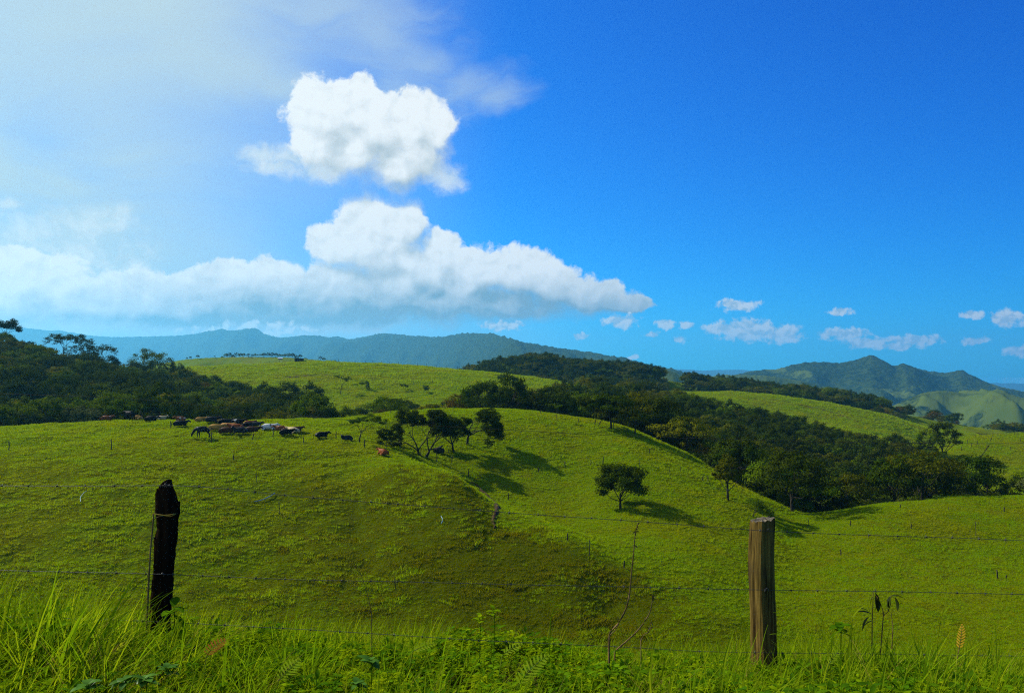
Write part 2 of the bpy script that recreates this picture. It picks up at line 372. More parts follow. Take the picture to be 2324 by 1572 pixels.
def ridge(name, crest, depth, front, base, mat, gul=0.35, gscale=None, seed=1, n=260, m=110, rough=0.0, label=None, kind='structure'):
    """a hill: crest polyline of (u, v, Y); falls towards the viewer over `front` metres and away over `depth`"""
    cu = np.array([c[0] for c in crest], float)
    us = np.linspace(cu[0], cu[-1], n)
    cv = pchip(cu, [c[1] for c in crest], us); cY = pchip(cu, [c[2] for c in crest], us)
    cx = (us - CX) / F * cY; cz = zrow(cY, cv)
    ss = np.concatenate([np.linspace(-1, 0, int(m * 0.72))[:-1], np.linspace(0, 1, m - int(m * 0.72) + 1)])
    S = ss[None, :]
    y = cY[:, None] + np.where(S < 0, S * front, S * depth)
    x = cx[:, None] + 0 * S + (y - cY[:, None]) * ((us - CX) / F)[:, None] * 0.9
    gs = gscale or front / 3.2
    g = np.abs(fbm(x / gs, y / (gs * 2.4), 4, seed))                      # ravines and spurs
    g2 = fbm(x / (gs * 0.25), y / (gs * 0.4), 4, seed + 5)
    fall = np.where(S < 0, -S, S)
    prof = 1 - np.where(S < 0, 1 - (1 - fall) ** 1.25, fall ** 1.2)
    H = (cz[:, None] - base)
    z = base + H * prof
    win = np.sin(np.pi * np.clip(fall, 0, 1)) ** 0.7
    z = z + win * H * gul * (g - 0.22) * 1.6 + win * H * 0.10 * g2
    if rough: z = z + rough * (np.abs(fbm(x / (rough * 3.0), y / (rough * 3.0), 2, seed + 9)) * 1.2 + 0.35 * vnoise(x / (rough * 0.9), y / (rough * 0.9), seed + 2))
    me = mesh_np(name, np.stack([x, y, z], -1).reshape(-1, 3), grid_faces(n, m))
    o = obj(name, me, mat); tag(o, label, kind=kind)
    return o
MT = hill_mat('forested range', 0.10, 1); MT2 = hill_mat('forested mountain', 0.37, 2, 0.0042); GH = hill_mat('grass hill', 0.72, 4, 0.006); WB = hill_mat('far blue ridge', 0.05, 9)
ridge('mountain_range', [(-900,742,11000),(-300,744,10900),(0,742,10800),(170,757,10500),(250,765,10200),(400,762,9800),(520,750,9200),(565,751,9000),(640,766,8500),(700,761,8100),(790,770,7400),(870,758,6700),(940,763,6200),(1000,765,5700),(1060,757,5100),(1110,758,4700),(1180,775,3900),(1260,790,3700),(1340,800,3500),(1400,811,3300),(1470,828,3100),(1520,838,2950),(1560,849,2850),(1620,868,2700),(1700,890,2600)],
      2600, 1500, -160, MT, gul=0.5, seed=3, n=620, m=150, rough=13)
ridge('blue_ridge', [(1300,846,12000),(1450,842,12000),(1540,838,12000),(1600,841,12000),(1660,839,12000),(1760,846,12000),(2300,870,12000),(2600,872,12000)], 2500, 2500, -340, WB, seed=8, n=160, m=60, rough=10)
ridge('mountain', [(1500,890,3300),(1560,876,3350),(1620,861,3400),(1680,848,3400),(1715,841,3400),(1760,838,3400),(1800,828,3400),(1850,822,3400),(1900,824,3400),(1940,818,3400),(1962,811,3400),(1976,807,3400),(1990,812,3400),(2012,824,3400),(2032,833,3400),(2048,827,3400),(2062,830,3400),(2085,839,3400),(2110,848,3400),(2150,857,3400),(2180,853,3350),(2230,866,3300),(2280,880,3250),(2324,889,3200),(2500,905,3100),(3000,915,3000)],
      1800, 1250, -230, MT2, gul=0.36, seed=12, n=560, m=170, rough=6)
ridge('green_hill', [(1380,880,1750),(1420,858,1780),(1450,838,1800),(1480,832,1800),(1510,838,1800),(1550,853,1800),(1600,872,1800),(1660,890,1800),(1740,905,1800)], 500, 420, -110, GH, gul=0.25, seed=21, n=160, m=70, rough=1.2)
ridge('green_hill', [(1500,880,2500),(1560,866,2500),(1600,856,2500),(1660,851,2500),(1720,852,2500),(1800,862,2500),(1900,885,2450)], 600, 500, -150, hill_mat('half wooded hill', 0.55, 6, 0.007), gul=0.3, seed=25, n=160, m=70, rough=3)
ridge('green_hill', [(1830,930,2050),(1870,906,2050),(1900,886,2050),(1925,888,2050),(1960,904,2050),(2000,925,2050),(2060,945,2050)], 400, 400, -170, GH, gul=0.25, seed=31, n=130, m=70, rough=1.2)
ridge('green_hill', [(1960,950,2000),(2010,928,2000),(2060,906,2000),(2100,891,2000),(2140,887,2000),(2200,893,2000),(2260,890,1980),(2324,902,1950),(2500,905,1900),(2800,915,1850)], 500, 620, -190, hill_mat('grass spur hill', 0.66, 14, 0.006), gul=0.75, gscale=150, seed=37, n=300, m=110, rough=2)
# green upland with tree rows, behind the hut hill
UPL = ridge('green_hill', [(150,850,900),(280,838,900),(360,826,900),(430,815,900),(480,812,900),(560,810,900),(640,811,900),(700,815,900),(780,826,900),(900,850,900)], 300, 260, -20, grass_ground_mat('upland grass', True), gul=0.2, seed=41, n=160, m=60, rough=0.6)
lm = mesh_np('lowland', [(-60000, 640, -75), (60000, 640, -75), (60000, 6200, -330), (-60000, 6200, -330)], [(0, 1, 2, 3)])
tag(obj('lowland', lm, hill_mat('lowland', 0.45, 17, 0.002)), kind='structure')
sea_m, st_, so_ = material('sea water'); sb_ = st_.new('ShaderNodeBsdfPrincipled'); sb_.inputs['Base Color'].default_value = C3(0.02, 0.24, 0.42); sb_.inputs['Roughness'].default_value = 0.08
st_.l.new(sb_.outputs[0], so_.inputs[0])
sm = mesh_np('sea', [(-80000, 5600, -310), (80000, 5600, -310), (80000, 85000, -310), (-80000, 85000, -310)], [(0, 1, 2, 3)])
tag(obj('sea', sm, sea_m), kind='structure', label='far blue sea at the horizon')

# ---------------------------------------------------------------- haze
hz_b = bmesh.new(); bmesh.ops.create_cube(hz_b, size=1.0)
hm = bpy.data.meshes.new('haze'); hz_b.to_mesh(hm); hz_b.free()
mh, th, oh = material('haze air')
pv = th.new('ShaderNodeVolumePrincipled')
pv.inputs['Color'].default_value = (0.15, 0.60, 0.95, 1); pv.inputs['Density'].default_value = HAZE if 'HAZE' in globals() else 0.92e-4
pv.inputs['Anisotropy'].default_value = 0.42
th.l.new(pv.outputs[0], oh.inputs['Volume'])
haze = obj('haze', hm, mh); tag(haze, kind='stuff')
haze.scale = (34000, 17500, 1560); haze.location = (0, 6200, -130)
mh.cycles.homogeneous_volume = True if hasattr(mh.cycles, 'homogeneous_volume') else False
# ---------------------------------------------------------------- leaves, grass blades and their materials
HIDE = bpy.data.collections.new('sources')         # sources of the scattered grass; not linked to the scene
rng = np.random.default_rng(7)

def leaf_mat(name, cols, trans=0.35, pscale=0.6, rough=0.6, spec=0.0, patch=None):
    """cols: 3 colours mixed by object random and position noise"""
    m, t, out = material(name)
    geo = t.new('ShaderNodeNewGeometry'); oi = t.new('ShaderNodeObjectInfo')
    n1 = t.noise(geo.outputs['Position'], pscale, 3, 0.6)
    f1 = t.ramp(n1, 0.35, 0.65)
    c = t.mix(f1, C3(*cols[0]), C3(*cols[1]))
    c = t.mix(t.m('MULTIPLY', oi.outputs['Random'], 0.75), c, C3(*cols[2]))
    if patch:                                   # broad drier and lusher patches
        c = t.mix(t.ramp(t.noise(geo.outputs['Position'], 0.07, 5, 0.65), 0.50, 0.68, 0.0, 0.8), c, C3(*patch[0])); c = t.mix(t.ramp(t.noise(t.v('ADD', geo.outputs['Position'], (50, 0, 0)), 0.11, 4, 0.6), 0.55, 0.70, 0.0, 0.7), c, C3(*patch[1]))
    d = t.new('ShaderNodeBsdfDiffuse'); t.put(d.inputs[0], c)
    tr = t.new('ShaderNodeBsdfTranslucent'); t.put(tr.inputs[0], t.mix(0.35, c, C3(cols[1][0] * 1.5, cols[1][1] * 1.5, 0.001)))
    mx = t.new('ShaderNodeMixShader'); mx.inputs[0].default_value = trans
    t.l.new(d.outputs[0], mx.inputs[1]); t.l.new(tr.outputs[0], mx.inputs[2])
    last = mx.outputs[0]
    if spec > 0:
        g = t.new('ShaderNodeBsdfGlossy'); g.inputs['Roughness'].default_value = rough; g.inputs['Color'].default_value = C3(1, 1, 1)
        m2 = t.new('ShaderNodeMixShader'); m2.inputs[0].default_value = spec
        t.l.new(last, m2.inputs[1]); t.l.new(g.outputs[0], m2.inputs[2]); last = m2.outputs[0]
    t.l.new(last, out.inputs[0])
    return m
def bark_mat(name, c1, c2, scale=6.0):
    m, t, out = material(name)
    tcd = t.new('ShaderNodeTexCoord')
    n = t.noise(t.v('MULTIPLY', tcd.outputs['Object'], (scale, scale, scale * 0.25)), 1.0, 5, 0.65)
    bs = t.new('ShaderNodeBsdfPrincipled'); t.put(bs.inputs['Base Color'], t.mix(t.ramp(n, 0.35, 0.65), C3(*c1), C3(*c2)))
    bs.inputs['Roughness'].default_value = 0.9; bs.inputs['Specular IOR Level'].default_value = 0.1
    b = t.new('ShaderNodeBump'); b.inputs['Strength'].default_value = 0.8; b.inputs['Distance'].default_value = 0.03
    t.put(b.inputs['Height'], n); t.l.new(b.outputs[0], bs.inputs['Normal']); t.l.new(bs.outputs[0], out.inputs[0])
    return m
BARK = bark_mat('dark bark', (0.018, 0.015, 0.010), (0.05, 0.042, 0.03))
BARKG = bark_mat('grey bark', (0.06, 0.052, 0.042), (0.17, 0.15, 0.12))

def tuft_mesh(name, seed, blades, h, spread, width, segs=3, lean=0.6, wind=(0.25, -0.05), lo=0.5):
    r = np.random.default_rng(seed); V = []; Q = []
    for b in range(blades):
        a = r.uniform(0, 2 * np.pi); rad = spread * np.sqrt(r.uniform())
        p = np.array([np.cos(a) * rad, np.sin(a) * rad, -0.03]); L = h * r.uniform(lo, 1.0)
        az = a + r.normal(0, 0.9); ln = lean * r.uniform(0.2, 1.2)
        d = np.array([np.cos(az) * ln * 0.5, np.sin(az) * ln * 0.5, 1.0])
        side = np.array([-np.sin(az + r.normal(0, .8)), np.cos(az + r.normal(0, .8)), 0.0]); side /= np.linalg.norm(side)
        wd = width * r.uniform(0.6, 1.2); n0 = len(V)
        for s in range(segs + 1):
            f = s / segs; ww = wd * (1 - f ** 1.6) * 0.5 + 0.0006
            V.append(p - side * ww); V.append(p + side * ww)
            d = d + np.array([np.cos(az) * ln * 0.55 + wind[0] * 0.6, np.sin(az) * ln * 0.55 + wind[1] * 0.6, -0.30 * ln * f * 1.6]) * (3.0 / segs) * 0.5
            d = d / np.linalg.norm(d); p = p + d * L / segs
        for s in range(segs):
            k = n0 + 2 * s; Q.append((k, k + 1, k + 3, k + 2))
    return mesh_np(name, np.array(V), np.array(Q), True)

def scatter(name, pts, scales, rots, kinds, sources, label, mats_kind='stuff'):
    """one ground-cover object: points instanced with geometry nodes; kinds picks the source"""
    me = bpy.data.meshes.new(name); me.vertices.add(len(pts)); me.vertices.foreach_set('co', np.asarray(pts, np.float32).ravel())
    for nm, typ, arr in (('sc', 'FLOAT', scales), ('rz', 'FLOAT', rots), ('kd', 'INT', kinds)):
        at_ = me.attributes.new(nm, typ, 'POINT'); at_.data.foreach_set('value', np.asarray(arr, np.float32 if typ == 'FLOAT' else np.int32))
    o = bpy.data.objects.new(name, me); COL.objects.link(o); tag(o, label, kind=mats_kind)
    g = bpy.data.node_groups.new(name, 'GeometryNodeTree')
    g.interface.new_socket('Geometry', in_out='INPUT', socket_type='NodeSocketGeometry')
    g.interface.new_socket('Geometry', in_out='OUTPUT', socket_type='NodeSocketGeometry')
    N = g.nodes; L = g.links
    gi = N.new('NodeGroupInput'); go = N.new('NodeGroupOutput'); join = N.new('GeometryNodeJoinGeometry')
    def attr(nm, typ):
        a = N.new('GeometryNodeInputNamedAttribute'); a.data_type = typ; a.inputs['Name'].default_value = nm; return a.outputs[0]
    sc_, rz, kd = attr('sc', 'FLOAT'), attr('rz', 'FLOAT'), attr('kd', 'INT')
    comb = N.new('ShaderNodeCombineXYZ'); L.new(rz, comb.inputs[2])
    for k, so in enumerate(sources):
        oi = N.new('GeometryNodeObjectInfo'); oi.inputs['Object'].default_value = so; oi.inputs['As Instance'].default_value = True
        eq = N.new('FunctionNodeCompare'); eq.data_type = 'INT'; eq.operation = 'EQUAL'
        L.new(kd, eq.inputs[2]); eq.inputs[3].default_value = k
        ip = N.new('GeometryNodeInstanceOnPoints')
        L.new(gi.outputs[0], ip.inputs['Points']); L.new(eq.outputs[0], ip.inputs['Selection']); L.new(oi.outputs['Geometry'], ip.inputs['Instance'])
        L.new(comb.outputs[0], ip.inputs['Rotation']); L.new(sc_, ip.inputs['Scale'])
        L.new(ip.outputs[0], join.inputs[0])
    L.new(join.outputs[0], go.inputs[0])
    md = o.modifiers.new('scatter', 'NODES'); md.node_group = g
    return o
def source(name, me, mat):
    o = bpy.data.objects.new(name, me); me.materials.append(mat); HIDE.objects.link(o); return o

# pasture turf: tufts on the bowl, the cow hill and the hut hill
TURF = leaf_mat('pasture blades', [(0.200, 0.340, 0.001), (0.280, 0.335, 0.001), (0.170, 0.290, 0.001)], 0.45, 0.30, patch=((0.285, 0.270, 0.002), (0.115, 0.235, 0.001)))
TURFB = leaf_mat('tussock blades', [(0.150, 0.178, 0.001), (0.195, 0.172, 0.001), (0.108, 0.138, 0.001)], 0.40, 0.5)  # darker dry grass; the tone also carries painted shade of the spur's flank
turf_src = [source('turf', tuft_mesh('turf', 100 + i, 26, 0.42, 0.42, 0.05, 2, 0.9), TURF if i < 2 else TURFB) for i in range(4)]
def turf_points():
    P = []; S = []; K = []
    for (y0, y1, per_m2, sc) in ((46, 75, 8.5, 0.72), (75, 115, 6.5, 0.85), (115, 160, 4.0, 1.1), (205, 300, 0.8, 2.1), (300, 400, 0.6, 2.5), (400, 475, 0.35, 2.8)):
        area = 0.5 * (y1 ** 2 - y0 ** 2) * 1.36
        n = int(area * per_m2)
        y = np.sqrt(rng.uniform(y0 ** 2, y1 ** 2, n)); x = rng.uniform(-0.68, 0.68, n) * y
        dn = fbm(x / 3.4, y / 2.2, 3, 31, 0.6) + 0.22
        u = x / y * F + CX
        dry = dry_shade(x, y)
        keep = rng.uniform(size=n) < np.clip(0.92 + dn * (0.5 + 0.5 * dry), 0.70, 1)
        x, y, dn, u, dry = x[keep], y[keep], dn[keep], u[keep], dry[keep]
        z = ground_z(x, y)
        P.append(np.stack([x, y, z], 1))
        S.append(sc * rng.uniform(0.6, 1.05, len(x)) * (0.72 + np.clip(dn, -0.12, 0.8) * (0.30 + 0.95 * dry)))
        b = rng.uniform(size=len(x)) < (0.05 + dry * np.clip(0.70 + 1.1 * fbm(x / 3, y / 2.2, 2, 77), 0, 1))  # more dark tussocks where dry grass and painted flank shade are strong
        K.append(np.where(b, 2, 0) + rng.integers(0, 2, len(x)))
    return np.concatenate(P), np.concatenate(S), np.concatenate(K)
P, S, K = turf_points()
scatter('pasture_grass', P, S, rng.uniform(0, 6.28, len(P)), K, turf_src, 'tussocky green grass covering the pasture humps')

# ---------------------------------------------------------------- trees
def leaves(pts, per, rad, flat, size, r, up=0.5, axis=None):
    """small leaf sprays round each point: returns (4n,3) verts"""
    pts = np.repeat(np.asarray(pts, float), per, 0); n = len(pts)
    d = r.normal(size=(n, 3)); d /= np.linalg.norm(d, axis=1)[:, None]
    off = d * (r.uniform(size=(n, 1)) ** 0.5) * np.asarray(rad).reshape(-1, 1).repeat(per, 0).reshape(-1, 1) if np.ndim(rad) else d * (r.uniform(size=(n, 1)) ** 0.5) * rad
    off[:, 2] *= flat
    c = pts + off
    nrm = r.normal(size=(n, 3)) * 0.75 + off / (np.linalg.norm(off, axis=1)[:, None] + 1e-6) * 0.9; nrm[:, 2] += up
    if axis is not None:
        o2 = c - np.asarray(axis); nrm += o2 / (np.linalg.norm(o2, axis=1)[:, None] + 1e-6) * 0.9
    nrm /= np.linalg.norm(nrm, axis=1)[:, None]
    t = np.cross(nrm, r.normal(size=(n, 3))); t /= np.linalg.norm(t, axis=1)[:, None]
    b = np.cross(nrm, t); s = size * r.uniform(0.6, 1.3, (n, 1))
    return np.stack([c - t * s, c - b * s * 0.45, c + t * s, c + b * s * 0.45], 1).reshape(-1, 3)
def quads(v): return np.arange(len(v)).reshape(-1, 4)

def tube(V, Q, pts, radii, sides=6):
    """adds a tapering tube along pts"""
    pts = [np.asarray(p, float) for p in pts]; n0 = len(V)
    ref = np.array([0.31, 0.11, 0.94])
    for i, p in enumerate(pts):
        d = pts[min(i + 1, len(pts) - 1)] - pts[max(i - 1, 0)]; d = d / (np.linalg.norm(d) + 1e-9)
        a = np.cross(d, ref if abs(d @ ref) < 0.95 else np.array([1., 0, 0])); a /= np.linalg.norm(a); b = np.cross(d, a)
        for k in range(sides):
            w_ = 2 * np.pi * k / sides
            V.append(p + (a * np.cos(w_) + b * np.sin(w_)) * radii[i])
    for i in range(len(pts) - 1):
        for k in range(sides):
            Q.append((n0 + i * sides + k, n0 + i * sides + (k + 1) % sides, n0 + (i + 1) * sides + (k + 1) % sides, n0 + (i + 1) * sides + k))
    V.append(pts[-1]); c = len(V) - 1
    for k in range(sides): Q.append((n0 + (len(pts) - 1) * sides + k, n0 + (len(pts) - 1) * sides + (k + 1) % sides, c))
def skeleton(r, base, d0, length, rad, levels, spread, up, wind, branches=(3, 4), taper=0.62, top=None, wob=0.10):
    """recursive limbs; returns {level-1 limb index: [(pts, radii)]} with key -1 for the trunk, and tip points"""
    limbs = {}; tips = []
    def grow(p, d, L, ra, lev, key):
        n = 5 if lev < 2 else 4
        pts = [p]; rr = [ra]
        for i in range(n):
            d = d + r.normal(size=3) * wob + np.array([wind[0], wind[1], up]) * 0.16 * (1 if lev else 0.2)
            if top is not None and pts[-1][2] > top * 0.80: d[2] *= 0.55
            d = d / np.linalg.norm(d); pts.append(pts[-1] + d * L / n); rr.append(ra * (1 - (1 - taper) * (i + 1) / n))
        limbs.setdefault(key, []).append((pts, rr))
        if lev >= levels - 1: tips.append(pts[-1]); tips.append(pts[-2] * 0.5 + pts[-1] * 0.5)
        if lev >= levels: return
        nb = r.integers(branches[0], branches[1] + 1)
        ph = r.uniform(0, 2 * np.pi)
        for k in range(nb):
            a = ph + 2 * np.pi * k / nb + r.normal(0, 0.3)
            e1 = np.cross(d, [0.2, 0.1, 1.0]); 
            if np.linalg.norm(e1) < 0.2: e1 = np.cross(d, [1., 0, 0])
            e1 /= np.linalg.norm(e1); e2 = np.cross(d, e1)
            sp = spread * r.uniform(0.65, 1.25) * (1.15 if lev == 0 else 0.9)
            dn = d * np.cos(sp) + (e1 * np.cos(a) + e2 * np.sin(a)) * np.sin(sp)
            st = pts[-1] if k < 2 or lev == 0 else pts[-2]
            grow(st, dn / np.linalg.norm(dn), L * r.uniform(0.55, 0.85) if lev else length[1] * r.uniform(0.8, 1.2), rr[-1] * (0.72 if lev == 0 else 0.68), lev + 1, key if lev else len(limbs) + 100)
    grow(np.asarray(base, float), np.asarray(d0, float) / np.linalg.norm(d0), length[0], rad, 0, -1)
    return limbs, np.array(tips)
def limb_mesh(name, lst, sides=6):
    V = []; Q = []
    for pts, rr in lst: tube(V, Q, pts, rr, sides if rr[0] > 0.05 else 4)
    return mesh_np(name, V, Q, True)

LM_DARK = leaf_mat('dark green leaves', [(0.026, 0.056, 0.002), (0.052, 0.076, 0.003), (0.034, 0.044, 0.003)], 0.20, 0.25)
LM_MID = leaf_mat('green leaves', [(0.070, 0.135, 0.002), (0.130, 0.170, 0.003), (0.045, 0.080, 0.002)], 0.24, 0.25)
LM_OLIVE = leaf_mat('olive leaves', [(0.078, 0.095, 0.002), (0.140, 0.142, 0.003), (0.046, 0.054, 0.003)], 0.20, 0.25)
LM_GREY = leaf_mat('grey green leaves', [(0.062, 0.085, 0.022), (0.105, 0.120, 0.036), (0.048, 0.064, 0.015)], 0.18, 0.25)
LM_RUST = leaf_mat('rusty brown leaves', [(0.090, 0.060, 0.004), (0.135, 0.095, 0.006), (0.070, 0.048, 0.004)], 0.2, 0.25)
LM_GOLD = leaf_mat('yellowish leaves', [(0.130, 0.135, 0.002), (0.190, 0.170, 0.003), (0.095, 0.105, 0.003)], 0.26, 0.25)

def wood_tree(seed, H, W, form, mat, nleaf=1.0, size=0.26):
    """a valley tree: trunk with limbs and a clumped crown, base at the origin. Returns (trunk mesh, crown mesh)"""
    r = np.random.default_rng(seed)
    V = []; Q = []
    cz, hz_ = {'round': (0.60, 0.40), 'umbrella': (0.72, 0.26), 'dome': (0.55, 0.46), 'shrub': (0.42, 0.52), 'tall': (0.60, 0.42), 'ragged': (0.56, 0.46)}[form]
    clumps = []; rads = []
    n = int({'round': 46, 'umbrella': 44, 'dome': 52, 'shrub': 30, 'tall': 40, 'ragged': 34}[form])
    lump = r.uniform(-0.22, 0.22, 8); 
    for k in range(n):
        a = r.uniform(0, 2 * np.pi); e = np.arcsin(r.uniform(-0.35, 1.0)); q = r.uniform(0.55, 1.0) ** 0.5
        lob = 1 + lump[int(a / (2 * np.pi) * 8) % 8] + 0.10 * r.normal()
        x = np.cos(a) * np.cos(e) * W * 0.5 * q * lob; y = np.sin(a) * np.cos(e) * W * 0.5 * q * lob; z = H * (cz + hz_ * np.sin(e) * q * (1 + 0.12 * r.normal()))
        if form == 'umbrella': z += -0.04 * H * (np.hypot(x, y) / (W * 0.5)) ** 2
        clumps.append((x, y, z)); rads.append(W * r.uniform(0.09, 0.17))
    clumps = np.array(clumps); rads = np.array(rads)
    per = int(84 * nleaf)
    L = leaves(clumps, per, rads, 0.62 if form != 'umbrella' else 0.42, size, r, 0.45, (0, 0, H * cz * 0.8))
    t = [np.array([0, 0, -0.6])]; lean = r.normal(0, 0.05, 2); th = H * (cz - hz_ * 0.45)
    for i in range(1, 5): t.append(np.array([lean[0] * th * i / 4, lean[1] * th * i / 4, th * i / 4]))
    rb = 0.022 * H + 0.03
    tube(V, Q, t, [rb * 1.3, rb, rb * 0.85, rb * 0.75, rb * 0.62], 7)
    for k in r.permutation(n)[:9]:
        p0 = t[2 + int(r.integers(0, 3))]; p1 = clumps[k]; mid = (p0 + p1) / 2 + np.array([0, 0, -0.06 * H])
        tube(V, Q, [p0, mid, p1], [rb * 0.42, rb * 0.28, rb * 0.1], 4)
    tm_ = mesh_np('trunk', V, Q, True); tm_.materials.append(BARK)
    cm = mesh_np('crown', L, quads(L), False); cm.materials.append(mat)
    return tm_, cm
def bare_tree(seed, H, W):
    r = np.random.default_rng(seed)
    limbs, tips = skeleton(r, (0, 0, -0.5), (0.05, 0, 1), (H * 0.38, H * 0.30), 0.022 * H, 4, 0.5, 0.25, (0.1, 0), (2, 4), 0.6)
    tm_ = limb_mesh('trunk', [x for l in limbs.values() for x in l], 5); tm_.materials.append(BARKG)
    L = leaves(tips, 5, 0.5, 0.7, 0.12, r); cm = mesh_np('crown', L, quads(L), False); cm.materials.append(LM_RUST)
    return tm_, cm
KINDS = {}
def kind(name, *a): KINDS[name] = [wood_tree(*x) for x in a]
kind('dark',   (11, 8.5, 9.5, 'round', LM_DARK), (12, 9.5, 10.5, 'dome', LM_DARK), (13, 10, 9, 'tall', LM_DARK))
kind('green',  (21, 8, 9, 'dome', LM_MID), (22, 7, 8.5, 'round', LM_MID), (23, 9, 11.5, 'umbrella', LM_MID))
kind('olive',  (31, 8, 11, 'umbrella', LM_OLIVE), (32, 7.5, 9, 'dome', LM_OLIVE), (33, 9, 12, 'umbrella', LM_OLIVE))
kind('grey',   (41, 6.5, 8, 'dome', LM_GREY), (42, 7.5, 9, 'round', LM_GREY))
kind('rust',   (51, 7.5, 9, 'round', LM_RUST, 0.7), (52, 8, 9, 'dome', LM_RUST, 0.6))
kind('gold',   (61, 7.5, 9.5, 'umbrella', LM_GOLD), (62, 7, 8, 'round', LM_GOLD))
KINDS['bare'] = [bare_tree(71, 8.5, 7), bare_tree(72, 7.5, 7)]
KINDS['shrub'] = [wood_tree(81, 2.8, 4.6, 'shrub', LM_DARK, 0.8, 0.13), wood_tree(82, 2.4, 4.2, 'shrub', LM_MID, 0.8, 0.13), wood_tree(83, 2.6, 4.8, 'shrub', LM_GREY, 0.8, 0.12)]

def place_tree(pair, p, rz, s, label, cat='tree', group=None, name='tree', sz=None):
    e = empty(name, p, rz, s)
    if sz: e.scale = (s, s, sz)
    tag(e, label, cat, group)
    for nm, me in (('trunk', pair[0]), ('crown', pair[1])):
        o = bpy.data.objects.new(nm, me); COL.objects.link(o); o.parent = e
    return e

# regions of woodland: sampled between two distances in each sight column
def canopy_window(u):
    """nearest and farthest distance of the wooded valley below column u"""
    y0 = np.interp(u, [-400, 0, 300, 700, 800, 1000, 1100, 1300, 1400, 1540, 1640, 1740, 1800, 1860, 2000, 2150, 2324, 2700], [136, 138, 142, 150, 156, 166, 164, 163, 158, 146, 131, 118, 112, 118, 122, 126, 132, 140])
    y1 = np.interp(u, [-400, 0, 150, 300, 400, 480, 560, 650, 720, 760, 900, 1000, 1100, 1250, 1350, 1500, 1600, 1700, 1850, 2000, 2080, 2130, 2160, 2250, 2330, 2500, 2800], [300, 300, 312, 325, 322, 285, 256, 250, 236, 222, 232, 238, 238, 270, 330, 330, 320, 300, 288, 280, 258, 225, 184, 180, 176, 172, 172])
    return y0, y1
def sample_wood(n, seed, dmin):
    r = np.random.default_rng(seed); got = []
    cell = {}
    for _ in range(n * 40):
        y = math.sqrt(r.uniform(112 ** 2, 330 ** 2)); u = r.uniform(-150, 2480); x = (u - CX) / F * y
        y0, y1 = canopy_window(u)
        if not (y0 + 1.5 < y < y1): continue
        dm = dmin * (1.0 if y > y0 + 12 else 0.72)
        c = (int(x // dmin), int(y // dmin)); ok = True
        for i in (-1, 0, 1):
            for j in (-1, 0, 1):
                for (px_, py_) in cell.get((c[0] + i, c[1] + j), ()):
                    if (px_ - x) ** 2 + (py_ - y) ** 2 < dm * dm: ok = False
        if not ok: continue
        cell.setdefault(c, []).append((x, y)); got.append((x, y, u, (y - y0) / max(y1 - y0, 1)))
        if len(got) >= n: break
    return got
wood = sample_wood(900, 5, 6.3)
print('wood trees', len(wood))
# ---------------------------------------------------------------- woods
def pick_kind(x, y, u, t, r):
    q = fbm(np.array([x / 26.0]), np.array([y / 26.0]), 2, 91)[0] + r.normal(0, 0.16)
    if u < 720:
        if u < 330 and y > 235: return r.choice(['olive', 'gold', 'dark', 'green'], p=[.30, .14, .34, .22])
        return r.choice(['dark', 'green', 'olive', 'grey', 'gold', 'rust'], p=[.40, .27, .15, .11, .05, .02])
    if u < 1080: return r.choice(['green', 'dark', 'olive', 'rust', 'grey'], p=[.38, .30, .16, .08, .08])
    if t > 0.72 and u < 1700: return r.choice(['olive', 'gold', 'green', 'dark'], p=[.36, .14, .25, .25])
    return r.choice(['dark', 'olive', 'green', 'rust', 'grey', 'bare'], p=[.54, .16, .20, .03, .05, .02])
REG = {0: ('on the wooded slope behind the resting cattle', 'trees of the wooded slope behind the cattle'),
       1: ('in the tree belt between the two pastures', 'trees of the belt between the pastures'),
       2: ('in the wooded valley beyond the green knoll', 'trees of the wooded valley right of the knoll')}
LOOK = {'dark': 'dark green leafy tree', 'green': 'fresh green leafy tree', 'olive': 'flat topped olive green tree', 'grey': 'greyish green leafy tree',
        'rust': 'rusty brown leafed tree', 'gold': 'yellowish green tree', 'bare': 'bare pale branched tree'}
r_ = np.random.default_rng(17)
items = []
for (x, y, u, t) in wood:
    kd_ = pick_kind(x, y, u, t, r_)
    s = r_.uniform(0.72, 1.1)
    if u < 720: s *= np.interp(y, [140, 200, 245, 262, 330], [0.72, 1.0, 1.05, 0.86, 0.80])
    elif u < 1080: s *= 0.70
    elif u > 2110: s *= 0.74
    else: s *= np.interp(t, [0, 0.25, 1], [0.86, 1.0, 0.80])
    
    items.append((s / y, x, y, u, kd_, s))
items.sort(key=lambda a: -a[0])
def wood_z(x, y): return float(ground_z(x, y)) - 0.35
ORD = 'first second third fourth fifth sixth seventh eighth ninth tenth eleventh twelfth thirteenth fourteenth fifteenth sixteenth seventeenth eighteenth nineteenth twentieth'.split()
ORD += ['twenty-' + o for o in ORD[:9]] + ['thirtieth'] + ['thirty-' + o for o in ORD[:9]] + ['fortieth'] + ['forty-' + o for o in ORD[:9]] + ['fiftieth'] + ['fifty-' + o for o in ORD[:9]] + ['sixtieth'] + ['sixty-' + o for o in ORD[:9]]
PLACE = {0: 'of the wooded slope behind cattle', 1: 'of the belt between the pastures', 2: 'of the wood right of the knoll'}
SHORT = {'dark': 'dark green tree', 'green': 'fresh green tree', 'olive': 'flat olive tree', 'grey': 'greyish green tree', 'rust': 'rusty brown tree', 'gold': 'yellowish tree', 'bare': 'bare pale tree'}
ROWS = ['front row', 'second row', 'middle rows', 'upper rows', 'top row']
chosen = {}
